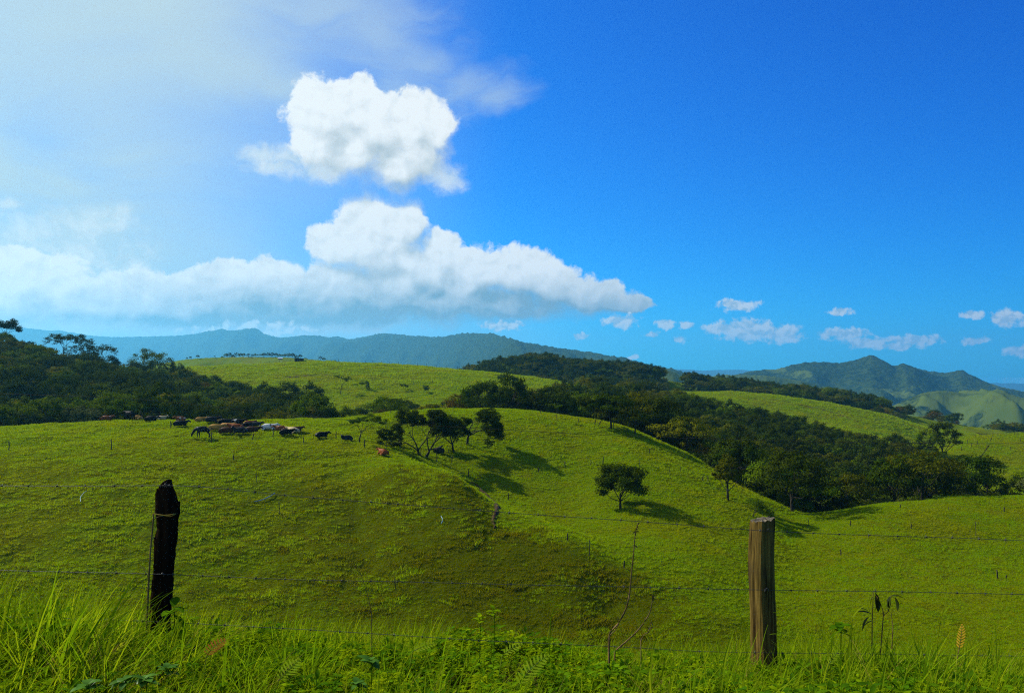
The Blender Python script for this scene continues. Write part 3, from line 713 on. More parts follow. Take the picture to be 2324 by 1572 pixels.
for (q, x, y, u, kd_, s) in items[:285]:
    reg = 0 if u < 720 else (1 if u < 1080 else 2); y0, y1 = canopy_window(u); t = (y - y0) / max(y1 - y0, 1)
    chosen.setdefault((reg, min(int(t * 5), 4), kd_), []).append((u, x, y, s))
for (reg, row, kd_), lst in chosen.items():
    lst.sort()
    for k, (u, x, y, s) in enumerate(lst):
        var = KINDS[kd_]; pr = var[int(r_.integers(0, len(var)))]
        lead = ('only ' + SHORT[kd_] + ' in the ') if len(lst) == 1 else (ORD[k] + ' ' + SHORT[kd_] + ' from the left, ')
        place_tree(pr, (x, y, wood_z(x, y)), r_.uniform(0, 6.28), s, lead + ROWS[row] + ' ' + PLACE[reg], 'tree', REG[reg][1], name='woodland_tree')
# the rest of the wood and the far woods: one mass
srcs = []; skey = {}
for kd_ in ('dark', 'green', 'olive', 'grey', 'rust', 'gold', 'shrub'):
    for i, pr in enumerate(KINDS[kd_]):
        skey.setdefault(kd_, []).append(len(srcs)); so = bpy.data.objects.new('wood_crown', pr[1]); HIDE.objects.link(so); srcs.append(so)
WP, WS, WK = [], [], []
def mass(x, y, z, s, kd_): WP.append((x, y, z)); WS.append(s); WK.append(int(r_.choice(skey[kd_])))
for (q, x, y, u, kd_, s) in items[285:]: mass(x, y, wood_z(x, y), s, 'olive' if kd_ == 'bare' else kd_)
# undergrowth that closes the wood's floor and its edges
for _ in range(2600):
    y = math.sqrt(r_.uniform(112 ** 2, 325 ** 2)); u = r_.uniform(-150, 2480); y0, y1 = canopy_window(u)
    if y0 + 1 < y < y1 - 1:
        x = (u - CX) / F * y; mass(x, y, float(ground_z(x, y)) - 0.3, r_.uniform(0.7, 1.5), 'shrub')
def far_patch(n, ulo, uhi, ylo, yhi, smin, smax, kinds, zf=None, cond=None):
    for _ in range(n):
        u = r_.uniform(ulo, uhi); y = r_.uniform(ylo, yhi); x = (u - CX) / F * y
        if cond and not cond(u, y): continue
        z = float(ground_z(x, y)) if zf is None else zf(u, y)
        mass(x, y, z - 0.8, r_.uniform(smin, smax), r_.choice(kinds))
far_patch(620, 1062, 1500, 500, 600, 0.75, 1.15, ['dark', 'dark', 'green', 'olive'], cond=lambda u, y: y > np.interp(u, [1062, 1120, 1300, 1500], [556, 525, 495, 478]))
far_patch(380, 1560, 2010, 545, 640, 0.7, 1.05, ['dark', 'dark', 'green', 'olive'])
far_patch(90, 1190, 1450, 545, 575, 0.9, 1.25, ['dark', 'olive'])
far_patch(330, 1985, 2420, 480, 760, 0.55, 0.95, ['dark', 'green', 'olive', 'grey', 'rust'], cond=lambda u, y: fbm(np.array([u / 60.]), np.array([y / 60.]), 2, 5)[0] > -0.10)
scatter('woodland', np.array(WP), np.array(WS), r_.uniform(0, 6.28, len(WP)), np.array(WK), srcs, 'dark massed woodland and undergrowth filling the valleys')

# bushes along the edge of the cow hill
def drop(u, v, lo, hi):
    """ground point on the sight line (u, v) between two distances; the crest if the line passes over it"""
    Ys = np.linspace(lo, hi, 1500); z = ground_z((u - CX) / F * Ys, Ys); vv = HZ - z / Ys * F
    k = int(np.argmax(vv <= v)) if (vv <= v).any() else int(np.argmin(vv))
    return Vector(((u - CX) / F * Ys[k], Ys[k], z[k]))
bushes = [(40, 1.0, 0, 'dark'), (95, 1.1, 2, 'dark grey'), (205, 1.5, 2, 'rounded greyish'), (255, 0.8, 1, 'low green'), (345, 0.9, 1, 'low green'), (390, 1.0, 0, 'dark'), (560, 0.9, 2, 'grey green'), (625, 1.0, 1, 'bright green'), (700, 1.1, 2, 'grey green'), (745, 1.2, 0, 'dark round')]
for (u, s, k, adj) in bushes:
    y0, _ = canopy_window(u); p = at(u, y0 + 2)
    place_tree(KINDS['shrub'][k], (p.x, p.y, p.z - 0.2), r_.uniform(0, 6), s * 1.25, adj + ' bush at the wood edge ' + {40: 'in the far left corner', 95: 'left of the rounded bush', 205: 'left of the standing black cow', 255: 'behind the brown lying cow', 345: 'behind the black and white cow', 390: 'behind the lone black cow', 560: 'behind the middle of the herd', 625: 'behind the white cow', 700: 'right of the herd', 745: 'behind the slender forked tree'}[u], 'bush', 'bushes at the wood edge', name='bush')

# ---------------------------------------------------------------- trees one can tell apart
def hero(name, u, v, hpx, label, seed, Y=None, yr=(60, 170), lean=(0.1, 0), spread=0.6, up=0.2, wind=(0.12, 0), levels=4, branches=(2, 3), trunkf=0.22, limbf=0.38, leafn=26, leafr=0.34, leafs=0.085, flat=0.5, mat=None, bark=None, rad=0.03, stems=1, top=True, cat='tree', group=None, wob=0.12, rz=0.0, zs=None):
    p = at(u, Y) if Y else drop(u, v, *yr)
    H = hpx * p.y / F
    r = np.random.default_rng(seed)
    e = empty(name, (p.x, p.y, p.z - 0.05)); tag(e, label, cat, group)
    alltips = []; limbs_all = {}; TV, TQ = [], []
    for sidx in range(stems):
        off = (0.10 * H * (sidx - (stems - 1) / 2), 0.03 * H * ((-1) ** sidx), -0.3)
        d0 = (lean[0] + 0.30 * (sidx - (stems - 1) / 2), lean[1], 1.0)
        limbs, tips = skeleton(r, off, d0, (H * trunkf, H * limbf), rad * H / (stems ** 0.4), levels, spread, up, wind, branches, 0.66, H if top else None, wob)
        alltips.append(tips)
        for k, l in limbs.items():
            if k == -1:
                for pts, rr in l: tube(TV, TQ, pts, [rr[0] * 1.25] + rr[1:], 8)
            else: limbs_all[(sidx, k)] = l
    T = np.concatenate(alltips)
    sc = H * 0.97 / max(T[:, 2].max(), 0.1)                 # bring the crown to the height seen
    obj('trunk', mesh_np('trunk', np.array(TV) * sc, TQ, True), bark or BARK, e)
    for k, l in limbs_all.items():
        o = obj('branch', limb_mesh('branch', [([np.asarray(q) * sc for q in pts], [x * sc for x in rr]) for pts, rr in l], 6), bark or BARK, e)
    T = T * sc
    L = leaves(T, leafn, leafr, flat, leafs, r, 0.6)
    cm = mesh_np('crown', L, quads(L), False); obj('crown', cm, mat or LM_DARK, e)
    return e
HB = 'cattle pasture trees'
hero('pasture_tree', 815, 1004, 66, 'slender forked tree with a thin light crown, right of the herd', 5, lean=(0.16, 0), spread=0.46, up=0.15, wind=(0.28, 0), levels=4, trunkf=0.46, limbf=0.34, leafn=34, leafr=0.36, leafs=0.08, mat=LM_MID, rad=0.030, yr=(100, 150))
hero('pasture_tree', 960, 1034, 112, 'broad many stemmed dark tree, leftmost of the three on the knoll', 8, lean=(0.10, 0), spread=0.44, up=0.26, wind=(0.20, 0), levels=5, branches=(3, 3), trunkf=0.15, limbf=0.28, leafn=32, leafr=0.48, leafs=0.10, mat=LM_DARK, rad=0.040, stems=2, yr=(90, 135))
hero('pasture_tree', 1030, 1026, 88, 'open branched dark tree, middle one of the three on the knoll', 15, lean=(0.06, 0), spread=0.58, up=0.18, wind=(0.12, 0), levels=5, branches=(3, 3), trunkf=0.26, limbf=0.27, leafn=28, leafr=0.48, leafs=0.10, mat=LM_DARK, rad=0.034, yr=(95, 140))
hero('pasture_tree', 1060, 1009, 88, 'wind bent umbrella crowned tree, rightmost of the three on the knoll', 33, lean=(0.02, 0), spread=0.62, up=0.06, wind=(0.42, 0), levels=5, branches=(3, 3), trunkf=0.30, limbf=0.33, leafn=30, leafr=0.54, leafs=0.10, flat=0.4, mat=LM_DARK, rad=0.036, yr=(100, 146))
hero('pasture_shrub', 1708, 1172, 44, 'small twiggy round shrub below the ragged upright tree', 61, spread=0.7, up=0.2, wind=(0.05, 0), levels=4, branches=(4, 4), trunkf=0.12, limbf=0.36, leafn=16, leafr=0.28, leafs=0.055, flat=0.8, mat=LM_MID, rad=0.03, cat='shrub', yr=(80, 115))
hero('pasture_tree', 1352, 966, 62, 'leaning twin stemmed tree at the edge of the valley wood', 71, lean=(0.30, 0), spread=0.5, up=0.1, wind=(0.2, 0), levels=4, trunkf=0.4, limbf=0.36, leafn=90, leafr=0.75, leafs=0.15, mat=LM_DARK, stems=2, rad=0.022, yr=(120, 165))
def solid_tree(u, v, hpx, wpx, form, mat, label, seed, yr, nleaf=1.0, size=0.2, trunkf=None):
    p = drop(u, v, *yr); pr = wood_tree(seed, hpx * p.y / F / 1.02, wpx * p.y / F, form, mat, nleaf, size)
    return place_tree(pr, (p.x, p.y, p.z - 0.05), 0.3, 1.0, label, 'tree', None, 'pasture_tree')
solid_tree(1408, 1154, 104, 122, 'dome', LM_DARK, 'short trunked bushy dark tree standing alone in the hollow', 12, (70, 125), 2.2, 0.14)
solid_tree(1652, 1134, 98, 70, 'tall', LM_OLIVE, 'upright ragged tree at the valley edge, near the dark wood', 52, (80, 122), 1.6, 0.14)
solid_tree(1388, 972, 78, 104, 'umbrella', LM_DARK, 'flat topped shade tree standing before the valley wood', 73, (118, 162), 1.1, 0.17)
solid_tree(1441, 985, 60, 62, 'umbrella', LM_OLIVE, 'small umbrella shaped tree right of the flat topped shade tree', 76, (115, 160), 1.0, 0.16)
hero('sapling', 1263, 954, 36, 'thin leaning sapling on the knoll crest before the wood', 79, lean=(0.1, 0), spread=0.4, up=0.2, levels=3, trunkf=0.5, limbf=0.3, leafn=30, leafr=0.3, leafs=0.09, mat=LM_MID, rad=0.022, yr=(120, 165))
solid_tree(2143, 1049, 92, 72, 'tall', LM_DARK, 'tall round dark tree standing alone on the far right pasture', 82, (180, 262), 1.2, 0.22)
solid_tree(2112, 1046, 76, 60, 'round', LM_MID, 'rounder green tree just behind the tall dark one on the right', 84, (200, 262), 1.0, 0.22)
hero('pasture_tree', 2122, 1048, 30, 'low flat crowned tree beside the tall round one', 83, spread=0.85, up=0.02, wind=(-0.05, 0), levels=4, trunkf=0.42, limbf=0.42, leafn=44, leafr=0.6, leafs=0.13, flat=0.4, mat=LM_OLIVE, rad=0.03, yr=(175, 240))
SK = dict(levels=5, branches=(3, 3), trunkf=0.26, limbf=0.32)
hero('skyline_tree', 142, 812, 84, 'wide spreading tree on the left skyline', 91, Y=306, spread=0.72, up=0.12, wind=(0.05, 0), leafn=15, leafr=0.9, leafs=0.20, mat=LM_DARK, rad=0.028, **SK)
hero('skyline_tree', 243, 826, 74, 'open crowned tree against the hazy range', 92, Y=318, spread=0.66, up=0.15, wind=(0.0, 0), leafn=7, leafr=0.62, leafs=0.17, mat=LM_DARK, rad=0.026, **SK)
p = at(335, 322); place_tree(wood_tree(93, 66 * 322 / F, 80 * 322 / F, 'round', LM_MID, 1.3, 0.24), (p.x, p.y, p.z), 0.5, 1.0, 'dense rounded green tree rising above the wooded slope', 'tree', None, 'skyline_tree')
hero('skyline_tree', 452, 862, 46, 'dark leaning tree at the right end of the wooded slope', 94, Y=258, spread=0.6, up=0.12, wind=(0.12, 0), leafn=16, leafr=0.9, leafs=0.2, mat=LM_DARK, rad=0.026, **SK)
hero('skyline_tree', -2, 800, 74, 'dark tree in the top left corner of the wooded slope', 95, Y=298, spread=0.66, up=0.15, wind=(0.1, 0), leafn=15, leafr=0.9, leafs=0.20, mat=LM_DARK, rad=0.026, **SK)
HL = [(773, 895, 46, 'thin upright tree with a bare trunk on the hut hill'), (822, 886, 24, 'small dark bushy tree leaning over the hut hill slope'), (918, 884, 14, 'small wind bent tree, left of a pair below the hut hill'), (960, 892, 18, 'small spiky crowned tree, right of a pair below the hut hill')]
for i, (u, v, h, lb) in enumerate(HL):
    hero('hillside_tree', u, v, h, lb, 101 + i, yr=(235, 380), lean=(0.05, 0), spread=0.40 if i == 0 else 0.6, up=0.25, wind=(0.15, 0), levels=4, branches=(2, 3), trunkf=0.45 if i == 0 else 0.2, limbf=0.30, leafn=12, leafr=0.42, leafs=0.15, mat=LM_MID, rad=0.018)
hero('hillside_tree', 1138, 884, 14, 'small rounded tree, left of two by the sunken track', 111, Y=330, spread=0.8, levels=3, branches=(3, 4), trunkf=0.3, limbf=0.4, leafn=30, leafr=0.5, leafs=0.15, flat=0.5, mat=LM_MID, rad=0.03)
hero('hillside_tree', 1163, 884, 20, 'small upright tree, right of two by the sunken track', 112, Y=322, spread=0.5, levels=3, branches=(3, 4), trunkf=0.3, limbf=0.4, leafn=30, leafr=0.5, leafs=0.15, flat=0.6, mat=LM_MID, rad=0.03)
# trees on the far green upland
UV_ = np.array([tuple(v.co) for v in UPL.data.vertices])
def upl_z(x, y):
    k = np.argmin((UV_[:, 0] - x) ** 2 + (UV_[:, 1] - y) ** 2); return float(UV_[k, 2])
UP = [(505, .8), (513, 1.0), (521, .95), (529, 1.0), (537, .95), (545, 1.0), (553, .9), (564, .7), (573, .6), (581, .9), (590, .7), (599, .9), (608, .95), (617, 1.0), (626, .95), (635, 1.0), (645, 1.05), (655, 1.1), (664, 1.1), (673, 1.0), (682, .9), (692, .8), (727, .8), (735, .9), (760, .6)]
for kk, (u, s) in enumerate(UP):
    y = 905 + r_.uniform(-6, 6); x = (u - CX) / F * y
    kd_ = r_.choice(['dark', 'green']); place_tree(KINDS[kd_][int(r_.integers(0, 3))], (x, y, upl_z(x, y) - 0.3), r_.uniform(0, 6), s * 0.55, ORD[kk] + ' small tree from the left in the rows on the distant green upland', 'tree', 'tree rows on the distant upland', name='upland_tree')
for (u, s, lb) in [(424, .25, 'tiny leftmost tree on the distant green upland'), (432, .34, 'second tiny tree from the left on the distant green upland'), (449, .42, 'lone round tree left of the distant tree rows'), (487, .22, 'tiny shrubby tree just left of the distant tree rows')]:
    y = 898; x = (u - CX) / F * y
    place_tree(KINDS['dark'][0], (x, y, upl_z(x, y) - 0.2), 1.0, s, lb, 'tree', 'single trees on the distant upland', name='upland_tree')
# ---------------------------------------------------------------- cattle
def skin_mesh(name, verts, edges, radii, root=0, sub=1):
    me = bpy.data.meshes.new(name + '_cage'); me.from_pydata(verts, edges, []); me.update()
    o = bpy.data.objects.new(name + '_cage', me); COL.objects.link(o)
    sk = o.modifiers.new('skin', 'SKIN'); sk.use_smooth_shade = True
    for i, rr in enumerate(radii):
        sv = me.skin_vertices[0].data[i]; sv.radius = rr if isinstance(rr, tuple) else (rr, rr); sv.use_root = (i == root)
    ss = o.modifiers.new('sub', 'SUBSURF'); ss.levels = sub; ss.render_levels = sub
    dg = bpy.context.evaluated_depsgraph_get()
    out = bpy.data.meshes.new_from_object(o.evaluated_get(dg)); out.name = name
    bpy.data.objects.remove(o); bpy.data.meshes.remove(me)
    return out
def cow_cage(pose):
    """head towards +X, feet (or belly) on z = 0"""
    v, e, r = [], [], []
    def add(p, rr, link=None):
        v.append(p); r.append(rr)
        if link is not None: e.append((link, len(v) - 1))
        return len(v) - 1
    lying = pose.startswith('lying'); dz = -0.70 if lying else 0.0
    mid = add((-0.05, 0, 1.08 + dz), (0.34, 0.40))
    flank = add((-0.45, 0, 1.10 + dz), (0.31, 0.36), mid)
    rump = add((-0.80, 0, 1.16 + dz), (0.25, 0.25), flank)
    chest = add((0.42, 0, 1.10 + dz), (0.29, 0.37), mid)
    wither = add((0.68, 0, 1.18 + dz), (0.22, 0.30), chest)
    if pose == 'grazing':
        n1 = add((0.95, 0.02, 1.0), (0.13, 0.20), wither); n2 = add((1.18, 0.05, 0.68), (0.11, 0.15), n1)
        hd = add((1.28, 0.06, 0.46), (0.12, 0.13), n2); mz = add((1.36, 0.07, 0.16), (0.075, 0.085), hd)
    elif pose == 'lying_back':
        n1 = add((0.86, 0.12, 1.36 + dz), (0.13, 0.19), wither); n2 = add((0.92, 0.32, 1.52 + dz), (0.11, 0.14), n1)
        hd = add((0.90, 0.52, 1.55 + dz), (0.12, 0.13), n2); mz = add((0.86, 0.86, 1.40 + dz), (0.075, 0.085), hd)
    else:
        n1 = add((0.90, 0.0, 1.26 + dz), (0.14, 0.22), wither); n2 = add((1.05, 0.03, 1.36 + dz), (0.12, 0.16), n1)
        hd = add((1.17, 0.05, 1.40 + dz), (0.13, 0.14), n2); mz = add((1.50, 0.10, 1.20 + dz), (0.08, 0.09), hd)
    for s in (-1, 1):
        if lying:
            a = add((0.48, 0.26 * s, 0.25), 0.13, chest); b = add((0.86, 0.27 * s, 0.12), 0.085, a); add((0.52, 0.36 * s, 0.06), 0.055, b)
            c = add((-0.72, 0.30 * s, 0.32), 0.20, rump); d = add((-0.22, 0.46 * s, 0.16), 0.12, c); f = add((-0.66, 0.54 * s, 0.09), 0.065, d); add((-0.34, 0.58 * s, 0.05), 0.05, f)
        else:
            k = 0.10 * s
            a = add((0.50, 0.20 * s, 0.86), 0.13, chest); b = add((0.53 + k, 0.20 * s, 0.48), 0.075, a); c = add((0.50 + k, 0.20 * s, 0.22), 0.05, b); add((0.54 + k, 0.20 * s, 0.03), 0.06, c)
            d = add((-0.74, 0.22 * s, 0.92), 0.19, rump); f = add((-0.62 - k, 0.22 * s, 0.66), 0.12, d); g = add((-0.86 - k, 0.22 * s, 0.42), 0.07, f); h = add((-0.80 - k, 0.22 * s, 0.14), 0.05, g); add((-0.74 - k, 0.22 * s, 0.03), 0.06, h)
    return v, e, r, hd, mz
def cow_hide(name, base, second=None, amount=0.0, scale=2.2, sharp=0.03):
    m, t, out = material(name)
    tcd = t.new('ShaderNodeTexCoord'); oi = t.new('ShaderNodeObjectInfo')
    p = t.v('ADD', tcd.outputs['Object'], t.comb(t.m('MULTIPLY', oi.outputs['Random'], 40.0), 0.0, 0.0))
    n = t.noise(p, scale, 2 if scale < 6 else 4, 0.5)
    col = C3(*base)
    if second: col = t.mix(t.ramp(n, 1 - amount - sharp, 1 - amount + sharp), C3(*base), C3(*second))
    h = t.noise(tcd.outputs['Object'], 9.0, 3, 0.6)
    col = t.mix(t.ramp(h, 0.3, 0.7, 0.0, 0.35), col, C3(0.01, 0.008, 0.005))
    bs = t.new('ShaderNodeBsdfPrincipled'); t.put(bs.inputs['Base Color'], col); bs.inputs['Roughness'].default_value = 0.55; bs.inputs['Specular IOR Level'].default_value = 0.04
    t.l.new(bs.outputs[0], out.inputs[0]); return m
HIDEM = {'black': cow_hide('black hide', (0.008, 0.008, 0.009)), 'tan': cow_hide('tan hide', (0.46, 0.24, 0.045)), 'red': cow_hide('red brown hide', (0.26, 0.065, 0.014)),
         'brown': cow_hide('dark brown hide', (0.075, 0.030, 0.015)), 'white': cow_hide('white hide', (0.72, 0.70, 0.60), (0.05, 0.045, 0.03), 0.36, 1.6), 'grey': cow_hide('dark grey hide', (0.035, 0.038, 0.042), (0.01, 0.01, 0.01), 0.5, 2.5, 0.15),
         'pied': cow_hide('black and white hide', (0.010, 0.010, 0.010), (0.62, 0.60, 0.52), 0.34, 1.5), 'redpied': cow_hide('brown and white hide', (0.20, 0.065, 0.022), (0.60, 0.52, 0.42), 0.34, 1.6),
         'speckled': cow_hide('speckled hide', (0.014, 0.013, 0.013), (0.34, 0.32, 0.28), 0.36, 7.0, 0.05), 'cream': cow_hide('pale tan hide', (0.60, 0.45, 0.22))}
HORN = bark_mat('horn', (0.20, 0.16, 0.10), (0.35, 0.30, 0.2))
COWS = {}
for pose in ('standing', 'grazing', 'lying', 'lying_back'):
    v, e, r, hd, mz = cow_cage(pose)
    body = skin_mesh('body', v, e, r)
    H_, M_ = np.array(v[hd]), np.array(v[mz]); fw = (M_ - H_) / np.linalg.norm(M_ - H_); sidev = np.cross([0, 0, 1.0], fw); sidev /= np.linalg.norm(sidev); upv = np.cross(fw, sidev)
    ears, horns = [], []
    for s in (-1, 1):
        V, Q = [], []; b = H_ - fw * 0.05 + sidev * s * 0.09 + upv * 0.06
        tube(V, Q, [b, b + sidev * s * 0.10 + upv * 0.02, b + sidev * s * 0.20 - upv * 0.03], [0.03, 0.055, 0.012], 6); ears.append(mesh_np('ear', V, Q))
        V, Q = [], []; b = H_ - fw * 0.04 + sidev * s * 0.06 + upv * 0.10
        tube(V, Q, [b, b + sidev * s * 0.13 + upv * 0.05, b + sidev * s * 0.17 + upv * 0.20], [0.028, 0.022, 0.006], 6); horns.append(mesh_np('horn', V, Q))
    V, Q = [], []; tz = v[2][2]
    tube(V, Q, [(-1.0, 0, tz + 0.12), (-1.10, 0.02, tz - 0.15), (-1.08, 0.05, max(tz - 0.55, 0.05)), (-1.05, 0.06, max(tz - 0.72, 0.02))], [0.035, 0.025, 0.022, 0.035], 6); tail = mesh_np('tail', V, Q)
    COWS[pose] = (body, ears, horns, tail)
# (column, row, heading in degrees: 0 = head to the right, 180 = to the left, 90 = away, pose, hide, horns, size, label)
HERD = [
 (460, 994, 188, 'grazing', 'speckled', 0, 1.05, 'speckled black and grey cow grazing with its head down, at the left of the herd'),
 (295, 956, 150, 'standing', 'black', 0, 1.05, 'black cow standing on the crest before the wood'),
 (241, 955, 10, 'lying', 'redpied', 0, 0.95, 'brown and white cow lying leftmost on the crest'),
 (311, 953, 175, 'lying', 'tan', 0, 0.85, 'tan cow lying just behind the standing black cow'),
 (341, 957, 5, 'lying', 'pied', 0, 1.0, 'black and white cow lying right of the standing black cow'),
 (366, 953, 20, 'lying', 'cream', 1, 0.8, 'pale tan cow lying behind the black and white one on the crest'),
 (408, 968, 4, 'lying', 'black', 0, 1.05, 'black cow lying alone beside a post, left of the grazing cow'),
 (411, 956, 190, 'lying', 'redpied', 0, 0.85, 'brown and white calf lying behind the lone black cow'),
 (453, 958, 15, 'lying', 'tan', 1, 0.85, 'tan horned cow lying in the back row, leftmost there'),
 (480, 959, 8, 'lying', 'grey', 0, 1.05, 'dark grey cow lying in the back row beside the tan horned cow'),
 (495, 961, 170, 'lying', 'tan', 0, 0.7, 'small tan calf lying in the back row'),
 (510, 964, 10, 'lying', 'black', 0, 1.05, 'black cow lying in the back row, left of the white backed one'),
 (537, 965, 5, 'lying', 'pied', 0, 1.05, 'black and white cow lying in the back row with a white rump'),
 (561, 971, 12, 'lying_back', 'black', 0, 0.9, 'black cow lying behind the horned dark brown cow'),
 (564, 966, 20, 'lying', 'red', 1, 0.85, 'red brown horned cow lying at the right end of the back row'),
 (580, 969, 8, 'lying', 'grey', 0, 0.85, 'small dark grey cow lying behind the white cow'),
 (488, 978, 6, 'lying', 'tan', 0, 1.1, 'golden tan cow lying directly behind the grazing speckled cow'),
 (512, 975, 4, 'lying', 'tan', 1, 1.1, 'golden tan horned cow lying in the middle of the herd'),
 (537, 977, 182, 'lying', 'red', 0, 1.1, 'rusty red cow lying in the middle of the herd'),
 (512, 985, 6, 'lying', 'brown', 0, 1.1, 'dark brown cow lying in the front row beside the grazing cow'),
 (546, 985, 184, 'lying_back', 'grey', 0, 1.1, 'dark grey cow lying in the front row with its back to the viewer'),
 (570, 983, 8, 'lying', 'brown', 1, 1.1, 'dark brown cow with long horns lying at the right of the front row'),
 (608, 977, 4, 'lying', 'white', 0, 1.15, 'white cow with a dark head lying right of the herd'),
 (638, 979, 172, 'lying', 'redpied', 1, 0.95, 'orange brown cow lying right of the white cow'),
 (648, 988, 14, 'lying', 'black', 0, 1.0, 'black cow lying before the orange brown cow'),
 (665, 984, 150, 'lying', 'cream', 0, 1.05, 'pale tan cow lying at the right end of the herd'),
 (672, 980, 20, 'lying', 'brown', 0, 0.85, 'brown cow lying behind the pale tan one at the right end'),
 (729, 994, 30, 'lying', 'black', 0, 0.95, 'black cow lying apart, between the herd and the slender tree'),
 (788, 1001, 200, 'lying_back', 'grey', 0, 0.9, 'dark grey cow lying low in the grass, left of the slender tree'),
 (869, 1034, 128, 'lying', 'red', 0, 1.0, 'red brown cow lying alone below the slender tree'),
]
for (u, v, hdg, pose, hide, hn, s, lb) in HERD:
    p = drop(u, v, 88, 142)
    e_ = empty('cow', (p.x, p.y, p.z + (0.12 if pose.startswith('lying') else 0.04)), R(hdg), s); tag(e_, lb, 'cow', 'cattle resting on the hill')
    body, ears, horns, tail = COWS[pose]
    o = bpy.data.objects.new('body', body); COL.objects.link(o); o.parent = e_
    if not body.materials: body.materials.append(HIDEM['black'])
    def link(nm, me, mat):
        q = bpy.data.objects.new(nm, me); COL.objects.link(q); q.parent = e_
        if not me.materials: me.materials.append(mat)
        q.material_slots[0].link = 'OBJECT'; q.material_slots[0].material = mat
    o.material_slots[0].link = 'OBJECT'; o.material_slots[0].material = HIDEM[hide]
    link('tail', tail, HIDEM[hide])
    for k in (0, 1):
        link('ear', ears[k], HIDEM[hide])
        if hn: link('horn', horns[k], HORN)

# ---------------------------------------------------------------- stakes and posts out in the pasture
STAKE = bark_mat('weathered stake', (0.025, 0.02, 0.014), (0.075, 0.062, 0.045), 9.0)
def stake_mesh(seed, h, r0, tilt=0.0, crook=0.0, fork=False):
    r = np.random.default_rng(seed); V, Q = [], []
    n = 6; pts = []
    for i in range(n + 1):
        f = i / n; pts.append((tilt * h * f + crook * h * math.sin(f * 3.0) + r.normal(0, 0.012), r.normal(0, 0.012), -0.35 + (h + 0.35) * f))
    tube(V, Q, pts, [r0 * (1.15 - 0.25 * i / n) * r.uniform(0.88, 1.12) for i in range(n + 1)], 7)
    if fork: tube(V, Q, [pts[3], np.array(pts[3]) + (-0.15 * h, 0, 0.15 * h), np.array(pts[3]) + (-0.22 * h, 0, 0.42 * h)], [r0 * .7, r0 * .55, r0 * .4], 6)
    return mesh_np('stake', V, Q)
G1, G2, G3, G4 = 'stakes along the top of the cow hill', 'stakes on the cow hill front', 'stakes on the knoll slope', 'stakes in the right hand hollow'
